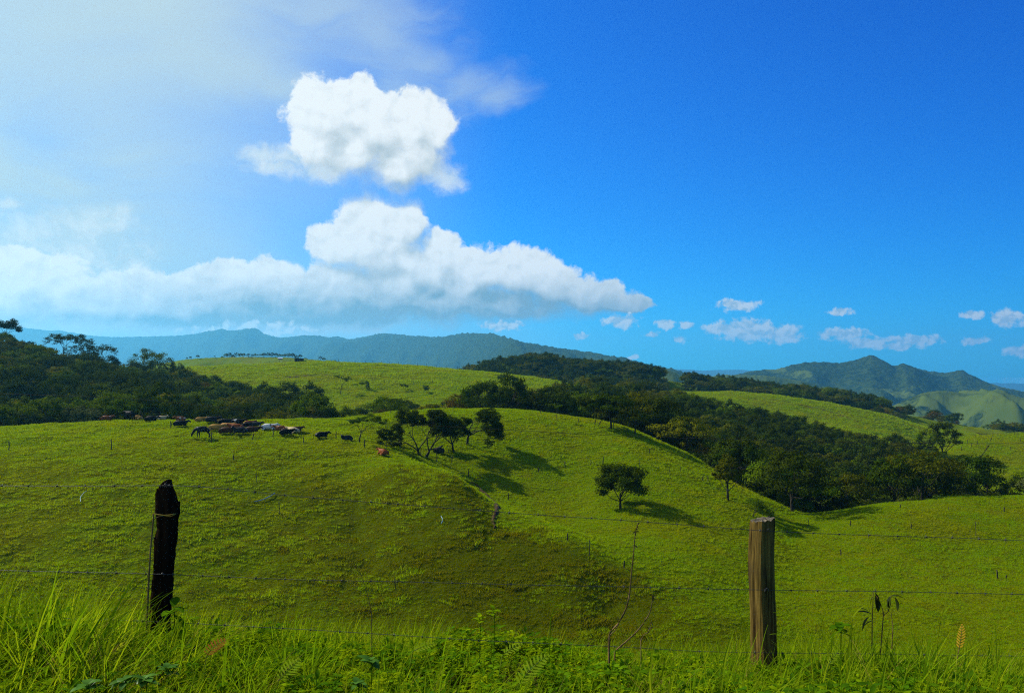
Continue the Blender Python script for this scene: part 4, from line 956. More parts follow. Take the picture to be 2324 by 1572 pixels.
ST = [ # u, v, height px, tilt, crook, fork, label, group
 (17,1022,20,.12,.12,0,'crooked stake nearest the left edge of the cow hill',G1),(253,1021,22,0,0,0,'upright stake alone below the standing black cow',G1),(388,973,16,-.05,0,0,'stake at the tail of the lone lying black cow',G1),
 (480,1004,21,.03,0,0,'stake just right of the grazing speckled cow',G1),(571,999,15,.32,0,0,'right leaning stake in front of the middle of the herd',G1),(618,994,17,.22,0,0,'right leaning stake in front of the white cow',G1),
 (689,1006,13,0,0,0,'short upright stake below the right end of the herd',G1),(762,996,15,.08,0,0,'thick short stake between the two lone dark cows',G1),(827,1016,18,.02,0,0,'upright stake at the right of the slender tree foot',G1),
 (873,1026,18,.2,.06,1,'forked stick standing beside the lone red cow',G1),(955,1037,17,.02,0,0,'stake against the foot of the leftmost knoll tree',G1),(990,1047,18,.05,.05,0,'knobbly stake below the fallen log',G1),(1025,1053,18,.06,0,0,'thick stake below the middle knoll tree',G1),
 (1017,1028,15,-.06,.05,0,'thin stake between the fallen log and the middle knoll tree',G1),(1062,1080,17,.14,0,0,'leaning stake at the head of the bare earth track',G1),
 (641,982,9,.02,0,0,'short post among the cattle right of the white cow',G1),
 (530,1044,11,0,0,0,'short stub on the hill front below the front row of cattle',G2),(581,1096,17,.05,.05,0,'thin dark stub on the hill front above the blue hose',G2),(632,1167,26,.02,.05,0,'thin stick standing by the blue hose',G2),(898,1342,26,-.12,.06,0,'crooked stick low on the hill front above the verge',G2),
 (1124,966,12,0,0,0,'post under the drooping end of the umbrella tree, farther one',G3),(1133,975,16,0,0,0,'post under the drooping end of the umbrella tree, nearer one',G3),(1144,1071,7,0,0,0,'tiny stub in the hollow right of the tree shadow',G3),(1222,1071,10,0,0,0,'short stub below the tree shadow end',G3),
 (1250,1003,12,0,0,0,'stake in the middle of the knoll slope',G3),(1282,1061,13,0,0,0,'stake left of the hummock on the knoll slope',G3),(1341,1055,11,0,0,0,'thin stake just left of the leaning hummock stake',G3),(1367,1054,16,.15,0,0,'leaning stake on the hummock of the knoll slope',G3),
 (1154,1136,16,0,0,0,'stake beside the lower end of the bare earth track',G3),(1313,959,9,0,0,0,'small stake on the knoll crest between two saplings',G3),(887,938,9,0,0,0,'post on the crest left of the knoll trees',G3),(1227,938,7,0,0,0,'small post on the crest of the knoll top',G3),
 (1392,971,13,0,0,0,'post beside the trunk of the flat topped shade tree',G3),(1474,1028,10,0,0,0,'stake on the open slope below the wood edge',G3),(1450,1068,24,.02,.03,0,'tall thin stick on the slope above the bushy lone tree',G3),(1519,1073,12,0,0,0,'stake on the slope, left of a pair of thin ones',G3),(1545,1069,10,0,0,0,'thin stake on the slope, upper of two under the wood edge',G3),
 (1594,1091,10,0,0,0,'left one of two close stakes near the ragged tree',G3),(1607,1093,12,-.02,0,0,'right one of two close stakes near the ragged tree',G3),
 (1835,1192,13,0,0,0,'very thin stick at the bottom of the valley',G4),(1930,1192,10,0,0,0,'stake at the left end of the right hand rise',G4),(2043,1153,8,0,0,0,'small stake near the crest of the right hand rise, leftmost',G4),(2153,1159,9,0,0,0,'pale thin stake near the crest of the right hand rise',G4),(2279,1161,10,0,0,0,'dark stake near the crest of the right hand rise, rightmost',G4),
 (2068,1199,10,0,0,0,'short stake in the middle of the right hand rise',G4),(2214,1214,28,0,.02,0,'tall thin stick on the right hand rise',G4),(1908,1260,13,-.05,.07,0,'bent stub right of the squared fence post',G4),(2264,1312,18,-.08,.03,0,'leaning stub at the right edge of the hollow',G4),(2284,1313,8,0,0,0,'tiny stub beside the leaning one at the right edge',G4),
 (1288,1228,17,0,0,0,'short stake on the border of the dry and the green grass',G3),(1337,1261,33,.0,.02,0,'tall thin stick on the border of the dry and the green grass',G3),(1416,1289,16,.02,.03,0,'stub left of the tall dry stalk on the verge',G3)]
for i, (u, v, hp, tl, ck, fk, lb, gp) in enumerate(ST):
    p = drop(u, v, 54 if v > 1100 else 70, 168)
    h = hp * p.y / F * 1.08
    o = obj('stake', stake_mesh(300 + i, h, 0.035 if ('thin' in lb or 'stick' in lb) else 0.062, tl, ck, bool(fk)), STAKE, None, p)
    tag(o, lb, 'stake', gp)
# fence posts along the crest of the hut hill and on the far right pasture
pm = [stake_mesh(400 + i, 1.15, 0.07, [0, .06, -.05][i]) for i in range(3)]
for q in pm: q.materials.append(STAKE)
def small_post(p, lb, gp, k, s=1.0):
    o = bpy.data.objects.new('field_post', pm[k % 3]); COL.objects.link(o); o.location = p; o.scale = (1, 1, s); tag(o, lb, 'fence post', gp)
def crest(u, lo, hi):
    Ys = np.linspace(lo, hi, 900); z = ground_z((u - CX) / F * Ys, Ys); k = int(np.argmax(z / Ys)); return Vector(((u - CX) / F * Ys[k], Ys[k], z[k]))
for k, u in enumerate([592, 612, 634, 660, 706, 722, 744, 768, 790, 806, 829, 846, 866, 884, 905, 926, 947, 968, 990, 1012, 1038, 1062, 1085, 1110, 1140, 1172, 1204, 1238]):
    small_post(crest(u, 330, 410), ORD[k] + ' small fence post from the left along the hut hill crest', 'fence posts on the hut hill crest', k, 1.1)
for k, (u, v) in enumerate(sorted([(2195,1004),(2213,958),(2240,986),(2253,985),(2265,983),(2283,986),(2302,986),(2310,986),(2326,990),(2262,1048),(2218,1006),(2205,1012),(2294,1020),(2316,1000),(2240,1012),(2182,1020)])):
    small_post(drop(u, v + 2, 185, 262), ORD[k] + ' small fence post from the left on the far right pasture', 'fence posts on the far right pasture', k)
for k, (u, v) in enumerate(sorted([(938, 870), (905, 862), (872, 868), (960, 878), (1003, 872), (1035, 885), (1085, 893), (845, 862), (1120, 898), (982, 868)])):
    small_post(drop(u, v, 240, 385), ORD[k] + ' small fence post from the left on the slope of the hut hill', 'fence posts on the hut hill slope', k, 0.9)

# ---------------------------------------------------------------- shelter on the hut hill
c = crest(679, 340, 405); hut = empty('cattle_shelter', (c.x, c.y, c.z), 0.1); tag(hut, 'small dark flat roofed shelter on the crest of the far pasture hill', 'shelter')
WOODM = bark_mat('dark boards', (0.02, 0.018, 0.015), (0.05, 0.045, 0.04), 3.0)
m_roof, t_, o_ = material('sheet roof'); b_ = t_.new('ShaderNodeBsdfPrincipled'); b_.inputs['Base Color'].default_value = C3(0.06, 0.06, 0.055); b_.inputs['Roughness'].default_value = 0.6; t_.l.new(b_.outputs[0], o_.inputs[0])
def box_mesh(name, x0, x1, y0, y1, z0, z1):
    V = [(x, y, z) for x in (x0, x1) for y in (y0, y1) for z in (z0, z1)]
    return mesh_np(name, V, [(0, 1, 3, 2), (4, 6, 7, 5), (0, 4, 5, 1), (2, 3, 7, 6), (0, 2, 6, 4), (1, 5, 7, 3)], False)
obj('roof', box_mesh('roof', -2.1, 2.1, -1.3, 1.3, 1.28, 1.40), m_roof, hut)
obj('back_wall', box_mesh('back_wall', -1.9, 1.9, 0.95, 1.05, -0.2, 1.277), WOODM, hut)
obj('side_wall', box_mesh('side_wall', -1.9, -1.8, -1.05, 0.947, -0.2, 1.277), WOODM, hut); obj('side_wall', box_mesh('side_wall', 1.8, 1.9, -1.05, 0.947, -0.2, 1.277), WOODM, hut)
for k in range(5): obj('board', box_mesh('board', -1.78 + k * 0.55, -1.28 + k * 0.55, -1.04, -1.0, -0.2, 1.0 + 0.04 * (k % 2)), WOODM, hut)
for x in (-0.03, 0.9): obj('post', box_mesh('post', x - 0.05, x + 0.05, -1.2, -1.1, -0.3, 1.277), WOODM, hut)
# white roofed farm building on the distant upland
y = 880; x = (636 - CX) / F * y
fb = empty('farm_building', (x, y, upl_z(x, y)), 0.2); tag(fb, 'tiny farm building with a pale roof on the distant upland', 'building')
WHT, t_, o_ = material('pale sheet'); b_ = t_.new('ShaderNodeBsdfPrincipled'); b_.inputs['Base Color'].default_value = C3(0.75, 0.75, 0.72); t_.l.new(b_.outputs[0], o_.inputs[0])
obj('wall', box_mesh('wall', -2.1, 2.1, -1.2, 1.2, -0.6, 0.6), WOODM, fb)
obj('roof', mesh_np('roof', [(-2.5, -1.5, 0.6), (2.5, -1.5, 0.6), (2.5, 0, 1.25), (-2.5, 0, 1.25), (-2.5, 1.5, 0.6), (2.5, 1.5, 0.6)], [(0, 1, 2, 3), (3, 2, 5, 4), (0, 3, 4), (1, 5, 2)], False), WHT, fb)

# ---------------------------------------------------------------- fallen log, hoses, bare earth
p = drop(995, 1027, 95, 140); lg = empty('fallen_log', (p.x, p.y, p.z), 0.2); tag(lg, 'broken dark log lying between two trees on the knoll', 'log')
def rough_log(name, seed, pts, rad):
    r = np.random.default_rng(seed); V, Q = [], []; tube(V, Q, pts, [x * r.uniform(0.85, 1.15) for x in rad], 9)
    V = np.array(V); V += r.normal(0, 0.04, V.shape); return mesh_np(name, V, Q, False)
obj('trunk', rough_log('trunk', 1, [(-0.7, 0, 0.3), (-0.2, 0, 0.32), (0.3, 0, 0.30), (0.78, 0.05, 0.26)], [0.26, 0.36, 0.38, 0.30]), BARK, lg)
obj('snag', rough_log('snag', 2, [(-1.25, 0.05, 0.42), (-0.5, 0, 0.58), (0.2, 0, 0.72), (0.62, -0.05, 0.98)], [0.06, 0.13, 0.15, 0.05]), BARK, lg)
HOSE, t_, o_ = material('blue hose'); b_ = t_.new('ShaderNodeBsdfPrincipled'); b_.inputs['Base Color'].default_value = C3(0.02, 0.13, 0.30); b_.inputs['Roughness'].default_value = 0.4; t_.l.new(b_.outputs[0], o_.inputs[0])
HOSE2, t_, o_ = material('pale blue hose'); b_ = t_.new('ShaderNodeBsdfPrincipled'); b_.inputs['Base Color'].default_value = C3(0.20, 0.42, 0.60); b_.inputs['Roughness'].default_value = 0.4; t_.l.new(b_.outputs[0], o_.inputs[0])
def hose(pix, lb, mat, rad=0.05, lift=0.22):
    cs = [drop(u, v, 54, 120) for (u, v) in pix]; pts = []
    for i in range(len(cs) - 1):
        for k in range(6): pts.append(cs[i].lerp(cs[i + 1], k / 6))
    pts.append(cs[-1])
    pts = [(q.x, q.y, float(ground_z(q.x, q.y)) + lift) for q in pts]; V, Q = [], []; tube(V, Q, pts, [rad] * len(pts), 6)
    tag(obj('water_hose', mesh_np('water_hose', V, Q), mat), lb, 'hose', 'hoses lying in the pasture')
hose([(578, 1142), (592, 1139), (606, 1134), (616, 1129), (624, 1123)], 'longest blue hose curving through the dry grass', HOSE, 0.04)
hose([(183, 1142), (182, 1136), (184, 1130), (189, 1124), (196, 1119)], 'pale curved hose above the left fence post', HOSE2, 0.022)
hose([(1002, 1192), (1004, 1187), (1004, 1181), (1001, 1176)], 'short pale hose arc in the middle of the dry hill front', HOSE2, 0.022)
p = drop(1188, 883, 250, 390); V, Q = [], []; tube(V, Q, [(0, 0, 0), (0, 0, 0.9), (0, 0, 1.0), (0, 0, 1.06)], [0.36, 0.36, 0.30, 0.1], 10)
tag(obj('water_drum', mesh_np('water_drum', V, Q), HOSE, None, p), 'small blue drum by the sunken track on the far pasture', 'drum')

EARTH = bark_mat('bare earth', (0.028, 0.014, 0.005), (0.060, 0.032, 0.012), 2.0)
def scar(pix, widths, lb, name, lo, hi, seed, depth=0.35):
    r = np.random.default_rng(seed); cs = [drop(u, v, lo, hi) for (u, v) in pix]; pts = []; ws = []
    for i in range(len(cs) - 1):
        for k in range(8): f = k / 8; pts.append(cs[i].lerp(cs[i + 1], f)); ws.append(widths[i] * (1 - f) + widths[i + 1] * f)
    pts.append(cs[-1]); ws.append(widths[-1]); V = []; nW = 7
    for i, q in enumerate(pts):
        d = (pts[min(i + 1, len(pts) - 1)] - pts[max(i - 1, 0)]); d.z = 0; d.normalize(); s = Vector((-d.y, d.x, 0)); wob = r.normal(0, 0.12)
        for k in range(nW):
            f = k / (nW - 1) * 2 - 1; x = q.x + s.x * f * ws[i] * r.uniform(0.8, 1.2) + wob * 0.4; y = q.y + s.y * f * ws[i] + wob * 0.4
            V.append((x, y, float(ground_z(x, y)) + 0.10 - 0.12 * abs(f) + r.uniform(0, 0.16) * (1 - abs(f))))
    n = len(pts); tag(obj(name, mesh_np(name, V, grid_faces(n, nW)), EARTH), lb, kind='structure')
scar([(1068, 1092), (1082, 1102), (1096, 1116), (1110, 1128), (1122, 1140), (1129, 1150), (1126, 1165), (1120, 1180), (1124, 1200)], [0.10, 0.18, 0.28, 0.34, 0.40, 0.42, 0.30, 0.22, 0.1], 'bare dark earth cattle track down the edge of the dry hill front', 'cattle_track', 60, 108, 3)
scar([(628, 866), (650, 857), (690, 853), (730, 851), (760, 852)], [0.3, 0.7, 0.7, 0.5, 0.2], 'dark eroded step across the far pasture hill', 'eroded_bank', 240, 392, 4)
scar([(1205, 894), (1222, 886), (1240, 882), (1262, 879), (1290, 876)], [0.4, 0.9, 1.0, 0.7, 0.3], 'sunken track at the right of the far pasture hill', 'sunken_track', 240, 390, 5)
scar([(1950, 960), (1900, 938), (1850, 925), (1800, 915), (1750, 907), (1700, 903)], [0.2, 0.35, 0.4, 0.4, 0.4, 0.2], 'thin terrace track across the sunlit right hand pasture', 'terrace_track', 380, 460, 6)
scar([(2200, 1060), (2225, 1035), (2245, 1010), (2252, 990)], [0.1, 0.16, 0.16, 0.1], 'narrow earth path up the far right pasture', 'earth_path', 180, 262, 7)
# ---------------------------------------------------------------- the barbed wire fence beside the verge
def pt(u, v, Y): return Vector(((u - CX) / F * Y, Y, zrow(Y, v)))
def wood_mat(name, lo, hi, streak, scale=1.0, bump=0.5):
    m, t, out = material(name)
    tcd = t.new('ShaderNodeTexCoord'); P_ = tcd.outputs['Object']
    g = t.noise(t.v('MULTIPLY', P_, (46 * scale, 46 * scale, 2.2 * scale)), 1.0, 6, 0.65)
    b = t.noise(t.v('MULTIPLY', P_, (9 * scale, 9 * scale, 2.5 * scale)), 1.0, 4, 0.6)
    c = t.mix(t.ramp(g, 0.30, 0.70), C3(*lo), C3(*hi)); c = t.mix(t.ramp(b, 0.48, 0.75, 0, 0.85), c, C3(*streak))
    bs = t.new('ShaderNodeBsdfPrincipled'); t.put(bs.inputs['Base Color'], c); bs.inputs['Roughness'].default_value = 0.95; bs.inputs['Specular IOR Level'].default_value = 0.0
    bu = t.new('ShaderNodeBump'); bu.inputs['Strength'].default_value = bump; bu.inputs['Distance'].default_value = 0.012
    t.put(bu.inputs['Height'], t.m('ADD', g, b)); t.l.new(bu.outputs[0], bs.inputs['Normal']); t.l.new(bs.outputs[0], out.inputs[0]); return m
ROT = wood_mat('rotten dark post wood', (0.006, 0.004, 0.003), (0.022, 0.013, 0.008), (0.030, 0.014, 0.007), 0.8, 1.0)
SPLIT = wood_mat('split post wood', (0.022, 0.014, 0.006), (0.190, 0.125, 0.030), (0.045, 0.032, 0.018))
ENDG = wood_mat('post end grain', (0.05, 0.04, 0.028), (0.20, 0.17, 0.12), (0.03, 0.025, 0.018), 1.2)
WIRE, t_, o_ = material('galvanised wire'); b_ = t_.new('ShaderNodeBsdfPrincipled'); b_.inputs['Base Color'].default_value = C3(0.035, 0.036, 0.034); b_.inputs['Metallic'].default_value = 0.2; b_.inputs['Roughness'].default_value = 0.55; t_.l.new(b_.outputs[0], o_.inputs[0])

FY = 6.4
fence = empty('barbed_wire_fence', (0, FY, -2.3)); tag(fence, 'rustic fence of barbed wire on rough wooden posts along the verge', 'fence')
def fobj(name, me, mat, parent=fence):
    o = obj(name, me, mat); o.parent = parent
    o.matrix_parent_inverse = parent.matrix_world.inverted() if False else Matrix.Translation(-Vector((0, FY, -2.3)))
    return o
# rotten round post
LO = [(95,296,344),(112,262,348),(130,246,350),(160,234,356),(195,205,366),(230,186,380),(330,184,411),(400,180,424),(440,181,425),(500,195,412),(600,206,406),(660,190,405),(700,178,401),(800,175,388),(950,168,380),(1050,164,368),(1200,150,360),(1300,136,355),(1400,130,342),(1500,125,334),(1640,118,330)]
def left_post():
    r = np.random.default_rng(4); n = 22; V = []
    zs = []; rows = []
    for (Yp, a, b) in LO:
        rows.append((((1880 + Yp / 2.537) / 1.7625), (550 + a / 2.537) / 1.7625, (550 + b / 2.537) / 1.7625))
    vv = np.array([q[0] for q in rows]); ua = np.array([q[1] for q in rows]); ub = np.array([q[2] for q in rows])
    m = 64; vs = np.linspace(vv[0], vv[-1], m)
    a = np.interp(vs, vv, ua); b = np.interp(vs, vv, ub)
    for i in range(m):
        cx = ((a[i] + b[i]) / 2 - CX) / F * FY; hw = (b[i] - a[i]) / 2 / F * FY
        dp = min(max(hw * 0.85, 0.02), 0.075 + 0.2 * hw)
        for k in range(n):
            w_ = 2 * np.pi * k / n
            rr = 1 + 0.10 * vnoise(np.array([k * 0.9]), np.array([i * 0.16]), 5)[0] * 2 + r.normal(0, 0.022) - (0.10 if (k * 7 + 3) % 5 == 0 else 0)
            rr = min(rr, 1.06)
            V.append((cx + np.cos(w_) * hw * rr, FY + np.sin(w_) * dp * rr, zrow(FY, vs[i])))
    Q = [(i * n + k, (i + 1) * n + k, (i + 1) * n + (k + 1) % n, i * n + (k + 1) % n) for i in range(m - 1) for k in range(n)]
    V.append((V[0][0] - 0.02, FY, zrow(FY, vs[0]) - 0.03)); Q += [(len(V) - 1, k, (k + 1) % n) for k in range(n)]
    # splinters on the broken top and the flank
    for (X0, Y0, X1, Y1, wd) in [(215, 215, 196, 190, .012), (232, 180, 240, 150, .012), (262, 140, 266, 122, .012), (410, 320, 426, 372, .012), (404, 600, 412, 606, .008), (180, 690, 184, 676, .01)]:
        p0 = pt((550 + X0 / 2.537) / 1.7625, (1880 + Y0 / 2.537) / 1.7625, FY - 0.03); p1 = pt((550 + X1 / 2.537) / 1.7625, (1880 + Y1 / 2.537) / 1.7625, FY - 0.03)
        tube(V, Q, [tuple(p0), tuple(p1)], [wd * 1.6, wd * 0.5], 5)
    return mesh_np('fence_post', V, Q, False)
lp = fobj('fence_post', left_post(), ROT); tag(lp, 'dark rotten post with a jagged broken top')
# squared split post
def square_post(ucx, top_v, base_v, Y, seed, flare=True):
    r = np.random.default_rng(seed); m = 40; V = []; n = 24; w_ = 0.0725; th = R(27)
    cx0 = (ucx - CX) / F * Y; z0 = zrow(Y, top_v); z1 = zrow(Y, base_v)
    prof = []
    for k in range(n):                                   # rounded square outline
        a = 2 * np.pi * k / n + np.pi / 4; c, s = np.cos(a), np.sin(a); q = (abs(c) ** 9 + abs(s) ** 9) ** (-1 / 9); prof.append((c * q, s * q))
    gro = 0.05 * (r.uniform(size=n) < 0.25)
    for i in range(m):
        f = i / (m - 1); z = z0 + (z1 - z0) * f
        wx = w_ * (0.97 + 0.05 * min(f * 4, 1) + (0.10 * max(f - 0.7, 0) if flare else 0)); sway = 0.008 * math.sin(f * 7 + seed) + (0.10 * max(f - 0.72, 0) if flare else 0)
        for k, (c, s) in enumerate(prof):
            e = 1 + 0.035 * vnoise(np.array([k * 0.7 + seed]), np.array([i * 0.12]), seed)[0] * 2 - gro[k] * (0.6 + 0.4 * math.sin(i * 0.5)) + r.normal(0, 0.006)
            x, y = c * wx * e, s * wx * e
            dz = (0.012 * (x / w_) - 0.006 * (y / w_) + 0.012 * r.normal() * 0.5) if i == 0 else 0
            V.append((cx0 + sway + x * math.cos(th) - y * math.sin(th), Y + x * math.sin(th) + y * math.cos(th), z + dz))
    Q = [(i * n + k, (i + 1) * n + k, (i + 1) * n + (k + 1) % n, i * n + (k + 1) % n) for i in range(m - 1) for k in range(n)]
    me = mesh_np('fence_post', V, Q, False)
    top = [V[k] for k in range(n)]; c = np.mean(top, 0); tv = [tuple(c)] + [tuple(np.array(c) + (np.array(q) - c) * 0.55 + (0, 0, 0.006 * r.normal())) for q in top] + top
    tq = [(0, 1 + k, 1 + (k + 1) % n) for k in range(n)] + [(1 + k, 1 + n + k, 1 + n + (k + 1) % n, 1 + (k + 1) % n) for k in range(n)]
    return me, mesh_np('post_top', tv, tq, False)
def add_square(ucx, top_v, base_v, seed, label):
    me, tp = square_post(ucx, top_v, base_v, FY, seed); o = fobj('fence_post', me, SPLIT); tag(o, label)
    t2 = obj('post_top', tp, ENDG); t2.parent = o
    return o
rp = add_square(1730, 1178, 1560, 3, 'squared split timber post with a flat sawn top, lit on its left face')
add_square(3086, 1262, 1640, 9, 'squared timber post'); add_square(-981, 1010, 1420, 12, 'squared timber post')

WY = FY - 0.105
WIRES = [[(-1100, 1078), (-981, 1080), (-300, 1099), (0, 1102), (375, 1102), (690, 1127), (1112, 1160), (1413, 1180), (1592, 1194), (1740, 1204), (2324, 1226), (3086, 1256), (3250, 1260)],
         [(-1100, 1258), (-981, 1260), (0, 1293), (375, 1303), (732, 1316), (1100, 1324), (1413, 1331), (1592, 1335.5), (1739, 1337.5), (2324, 1347.5), (3086, 1360), (3250, 1362)],
         [(-1100, 1372), (-981, 1374), (0, 1398), (375, 1411), (1112, 1453), (1437, 1469), (1592, 1477), (1740, 1480), (2324, 1487.5), (3086, 1497), (3250, 1500)]]
barb_protos = []
for k in range(3):
    r = np.random.default_rng(60 + k); V, Q = [], []
    for a0 in (0.5 + k, 2.2 + k):
        d = np.array([0, math.cos(a0), math.sin(a0)]); sk = np.array([0.004 * (1 if a0 < 2 else -1), 0, 0])
        tube(V, Q, [-d * 0.017 + sk * 1.6, -d * 0.002 + sk, d * 0.002 + sk, d * 0.017 - sk * 0.5], [0.0009, 0.0019, 0.0019, 0.0009], 4)
    for dx in (-0.004, 0.0, 0.004):
        ring = [np.array([dx, math.cos(q) * 0.005, math.sin(q) * 0.005]) for q in np.linspace(0, 5.6, 7)]; tube(V, Q, ring, [0.0016] * 7, 4)
    b = mesh_np('barb', V, Q); b.materials.append(WIRE); barb_protos.append(b)
for wi, pix in enumerate(WIRES):
    us = np.arange(-1100, 3250, 2.4); vs = pchip([q[0] for q in pix], [q[1] for q in pix], us)
    vs = vs + np.array([0.5 * math.sin(u * 0.011 + wi) for u in us])
    x = (us - CX) / F * WY; z = zrow(WY, vs); V, Q = [], []
    for s in (0, math.pi):
        ph = x / 0.075 * 2 * math.pi + s
        tube(V, Q, np.stack([x, WY + 0.0019 * np.cos(ph), z + 0.0019 * np.sin(ph)], 1), [0.0011] * len(x), 4)
    wo_ = fobj('wire', mesh_np('wire', V, Q), WIRE)
    r = np.random.default_rng(80 + wi); xb = x[0] + 0.1
    k = 0
    while xb < x[-1]:
        if -5.2 < xb < 5.2:
            b = bpy.data.objects.new('barb', barb_protos[k % 3]); COL.objects.link(b); b.parent = wo_
            b.location = (xb, WY, float(np.interp(xb, x, z))); b.rotation_euler = (r.uniform(0, 6), 0, 0); k += 1
        xb += 0.206 * r.uniform(0.93, 1.07)
STAPLE = WIRE
def staple(post, u, v, Y):
    V, Q = [], []; q = [np.array([0.011 * math.sin(a), -0.006 * math.cos(a * 0.5) - 0.004, 0.014 * math.cos(a)]) for a in np.linspace(-1.6, 2.6, 9)]
    tube(V, Q, q, [0.0024] * 9, 5); o = obj('staple', mesh_np('staple', V, Q), WIRE); o.parent = post; o.matrix_parent_inverse = Matrix.Identity(4)
    o.location = pt(u, v, Y)
staple(rp, 1744, 1203, WY - 0.004); staple(rp, 1740, 1338, WY - 0.004); staple(lp, 377, 1101, WY - 0.004); staple(lp, 370, 1303, WY - 0.004)

# ---------------------------------------------------------------- verge plants
CANE = bark_mat('dry cane', (0.09, 0.055, 0.018), (0.20, 0.13, 0.05), 20.0)
STRAW = leaf_mat('dry straw', [(0.34, 0.25, 0.05), (0.46, 0.34, 0.08), (0.28, 0.18, 0.04)], 0.35, 6.0)
BLADE = leaf_mat('long grass blades', [(0.120, 0.235, 0.004), (0.215, 0.320, 0.006), (0.060, 0.135, 0.003)], 0.48, 1.6)
BLADE2 = leaf_mat('yellow green blades', [(0.200, 0.280, 0.006), (0.290, 0.335, 0.010), (0.120, 0.200, 0.005)], 0.5, 1.6)
WEED = leaf_mat('weed leaves', [(0.060, 0.150, 0.003), (0.125, 0.230, 0.004), (0.032, 0.088, 0.003)], 0.3, 2.5)
WEED2 = leaf_mat('light weed leaves', [(0.190, 0.300, 0.003), (0.310, 0.380, 0.004), (0.100, 0.195, 0.003)], 0.42, 2.5)
BROAD = leaf_mat('broad grey green leaves', [(0.060, 0.155, 0.014), (0.100, 0.215, 0.028), (0.042, 0.110, 0.008)], 0.25, 8.0, 0.35, 0.008)
DARKL = leaf_mat('dark wilted leaves', [(0.022, 0.036, 0.008), (0.040, 0.050, 0.010), (0.030, 0.030, 0.008)], 0.2, 8.0, 0.4, 0.01)
FERN = leaf_mat('fern leaflets', [(0.130, 0.215, 0.012), (0.200, 0.270, 0.020), (0.090, 0.165, 0.010)], 0.4, 8.0, 0.4, 0.01)
RFERN = leaf_mat('dry red fern', [(0.230, 0.075, 0.025), (0.300, 0.130, 0.040), (0.18, 0.06, 0.02)], 0.35, 8.0)
OFERN = leaf_mat('dry orange fern', [(0.50, 0.26, 0.03), (0.60, 0.34, 0.05), (0.42, 0.22, 0.03)], 0.4, 8.0)

def leaf_shape(length, width, bend=0.25, fold=0.25, n=5):
    """one leaf along +X from the origin, mid rib down the middle"""
    V, Q = [], []
    for i in range(n + 1):
        f = i / n; w_ = width * 0.5 * math.sin(math.pi * min(f * 0.94 + 0.04, 1)) ** 0.8 + 0.0008
        x = length * f; z = -bend * length * f * f
        V += [(x, -w_, z + fold * w_), (x, 0, z), (x, w_, z + fold * w_)]
    for i in range(n): a = 3 * i; Q += [(a, a + 1, a + 4, a + 3), (a + 1, a + 2, a + 5, a + 4)]
    return np.array(V), np.array(Q)
def rot3(ax, az, ay=0.0):
    return np.array(Matrix.Rotation(az, 3, 'Z') @ Matrix.Rotation(ay, 3, 'Y') @ Matrix.Rotation(ax, 3, 'X'))
def weed_mesh(name, seed, leaves_n, h, ll, lw):
    r = np.random.default_rng(seed); V, Q = [], []; n0 = 0
    for s in range(3):
        top = np.array([r.normal(0.03, 0.07), r.normal(0, 0.07), h * r.uniform(0.7, 1.0)]); base = np.array([r.normal(0, 0.03), r.normal(0, 0.03), -0.05])
        st, sq = [], []; tube(st, sq, [base, (base + top) / 2 + r.normal(0, 0.01, 3), top], [0.0032, 0.0026, 0.0014], 4)
        o0 = len(V); V += st; Q += [tuple(i + o0 for i in q) for q in sq]
        for k in range(leaves_n):
            f = r.uniform(0.25, 1.0); p = base + (top - base) * f
            lv, lq = leaf_shape(ll * r.uniform(0.6, 1.1), lw * r.uniform(0.7, 1.1), r.uniform(0.1, 0.5), 0.2, 4)
            lv = lv @ rot3(r.normal(0, 0.3), r.uniform(0, 6.28), -r.uniform(-0.1, 0.9)).T + p
            o0 = len(V); V += [tuple(q) for q in lv]; Q += [tuple(int(i) + o0 for i in q) for q in lq]
    return mesh_np(name, V, Q, True)
VW = (0.42, -0.06)
g_src = [source('blades', tuft_mesh('blades', 500 + i, 30, 0.58, 0.13, 0.0095, 7, 1.25, VW, 0.25), [BLADE, BLADE, BLADE2, BLADE2][i]) for i in range(4)]
g_src += [source('blades', tuft_mesh('blades', 510 + i, 26, 0.32, 0.16, 0.010, 6, 1.5, (0.2, 0), 0.3), [BLADE2, BLADE][i]) for i in range(2)]
g_src += [source('straw', tuft_mesh('straw', 520, 7, 0.52, 0.10, 0.004, 5, 0.9, (0.3, -0.1), 0.5), STRAW), source('straw', tuft_mesh('straw', 521, 10, 0.42, 0.16, 0.0045, 6, 2.2, (0.1, -0.1), 0.5), STRAW)]
g_src += [source('weed', weed_mesh('weed', 530, 8, 0.27, 0.075, 0.036), WEED), source('weed', weed_mesh('weed', 531, 9, 0.22, 0.055, 0.028), WEED2), source('weed', weed_mesh('weed', 532, 8, 0.27, 0.080, 0.028), WEED2)]
g_src += [source('blades', tuft_mesh('blades', 540, 9, 0.62, 0.10, 0.016, 7, 0.6, (0.36, -0.08), 0.5), BLADE)]
HU = [-600, 0, 150, 330, 500, 700, 860, 1000, 1100, 1300, 1450, 1640, 1760, 1900, 2100, 2324, 2900]; HH = [0.56, 0.56, 0.52, 0.42, 0.37, 0.37, 0.34, 0.42, 0.42, 0.33, 0.31, 0.38, 0.42, 0.41, 0.41, 0.36, 0.36]
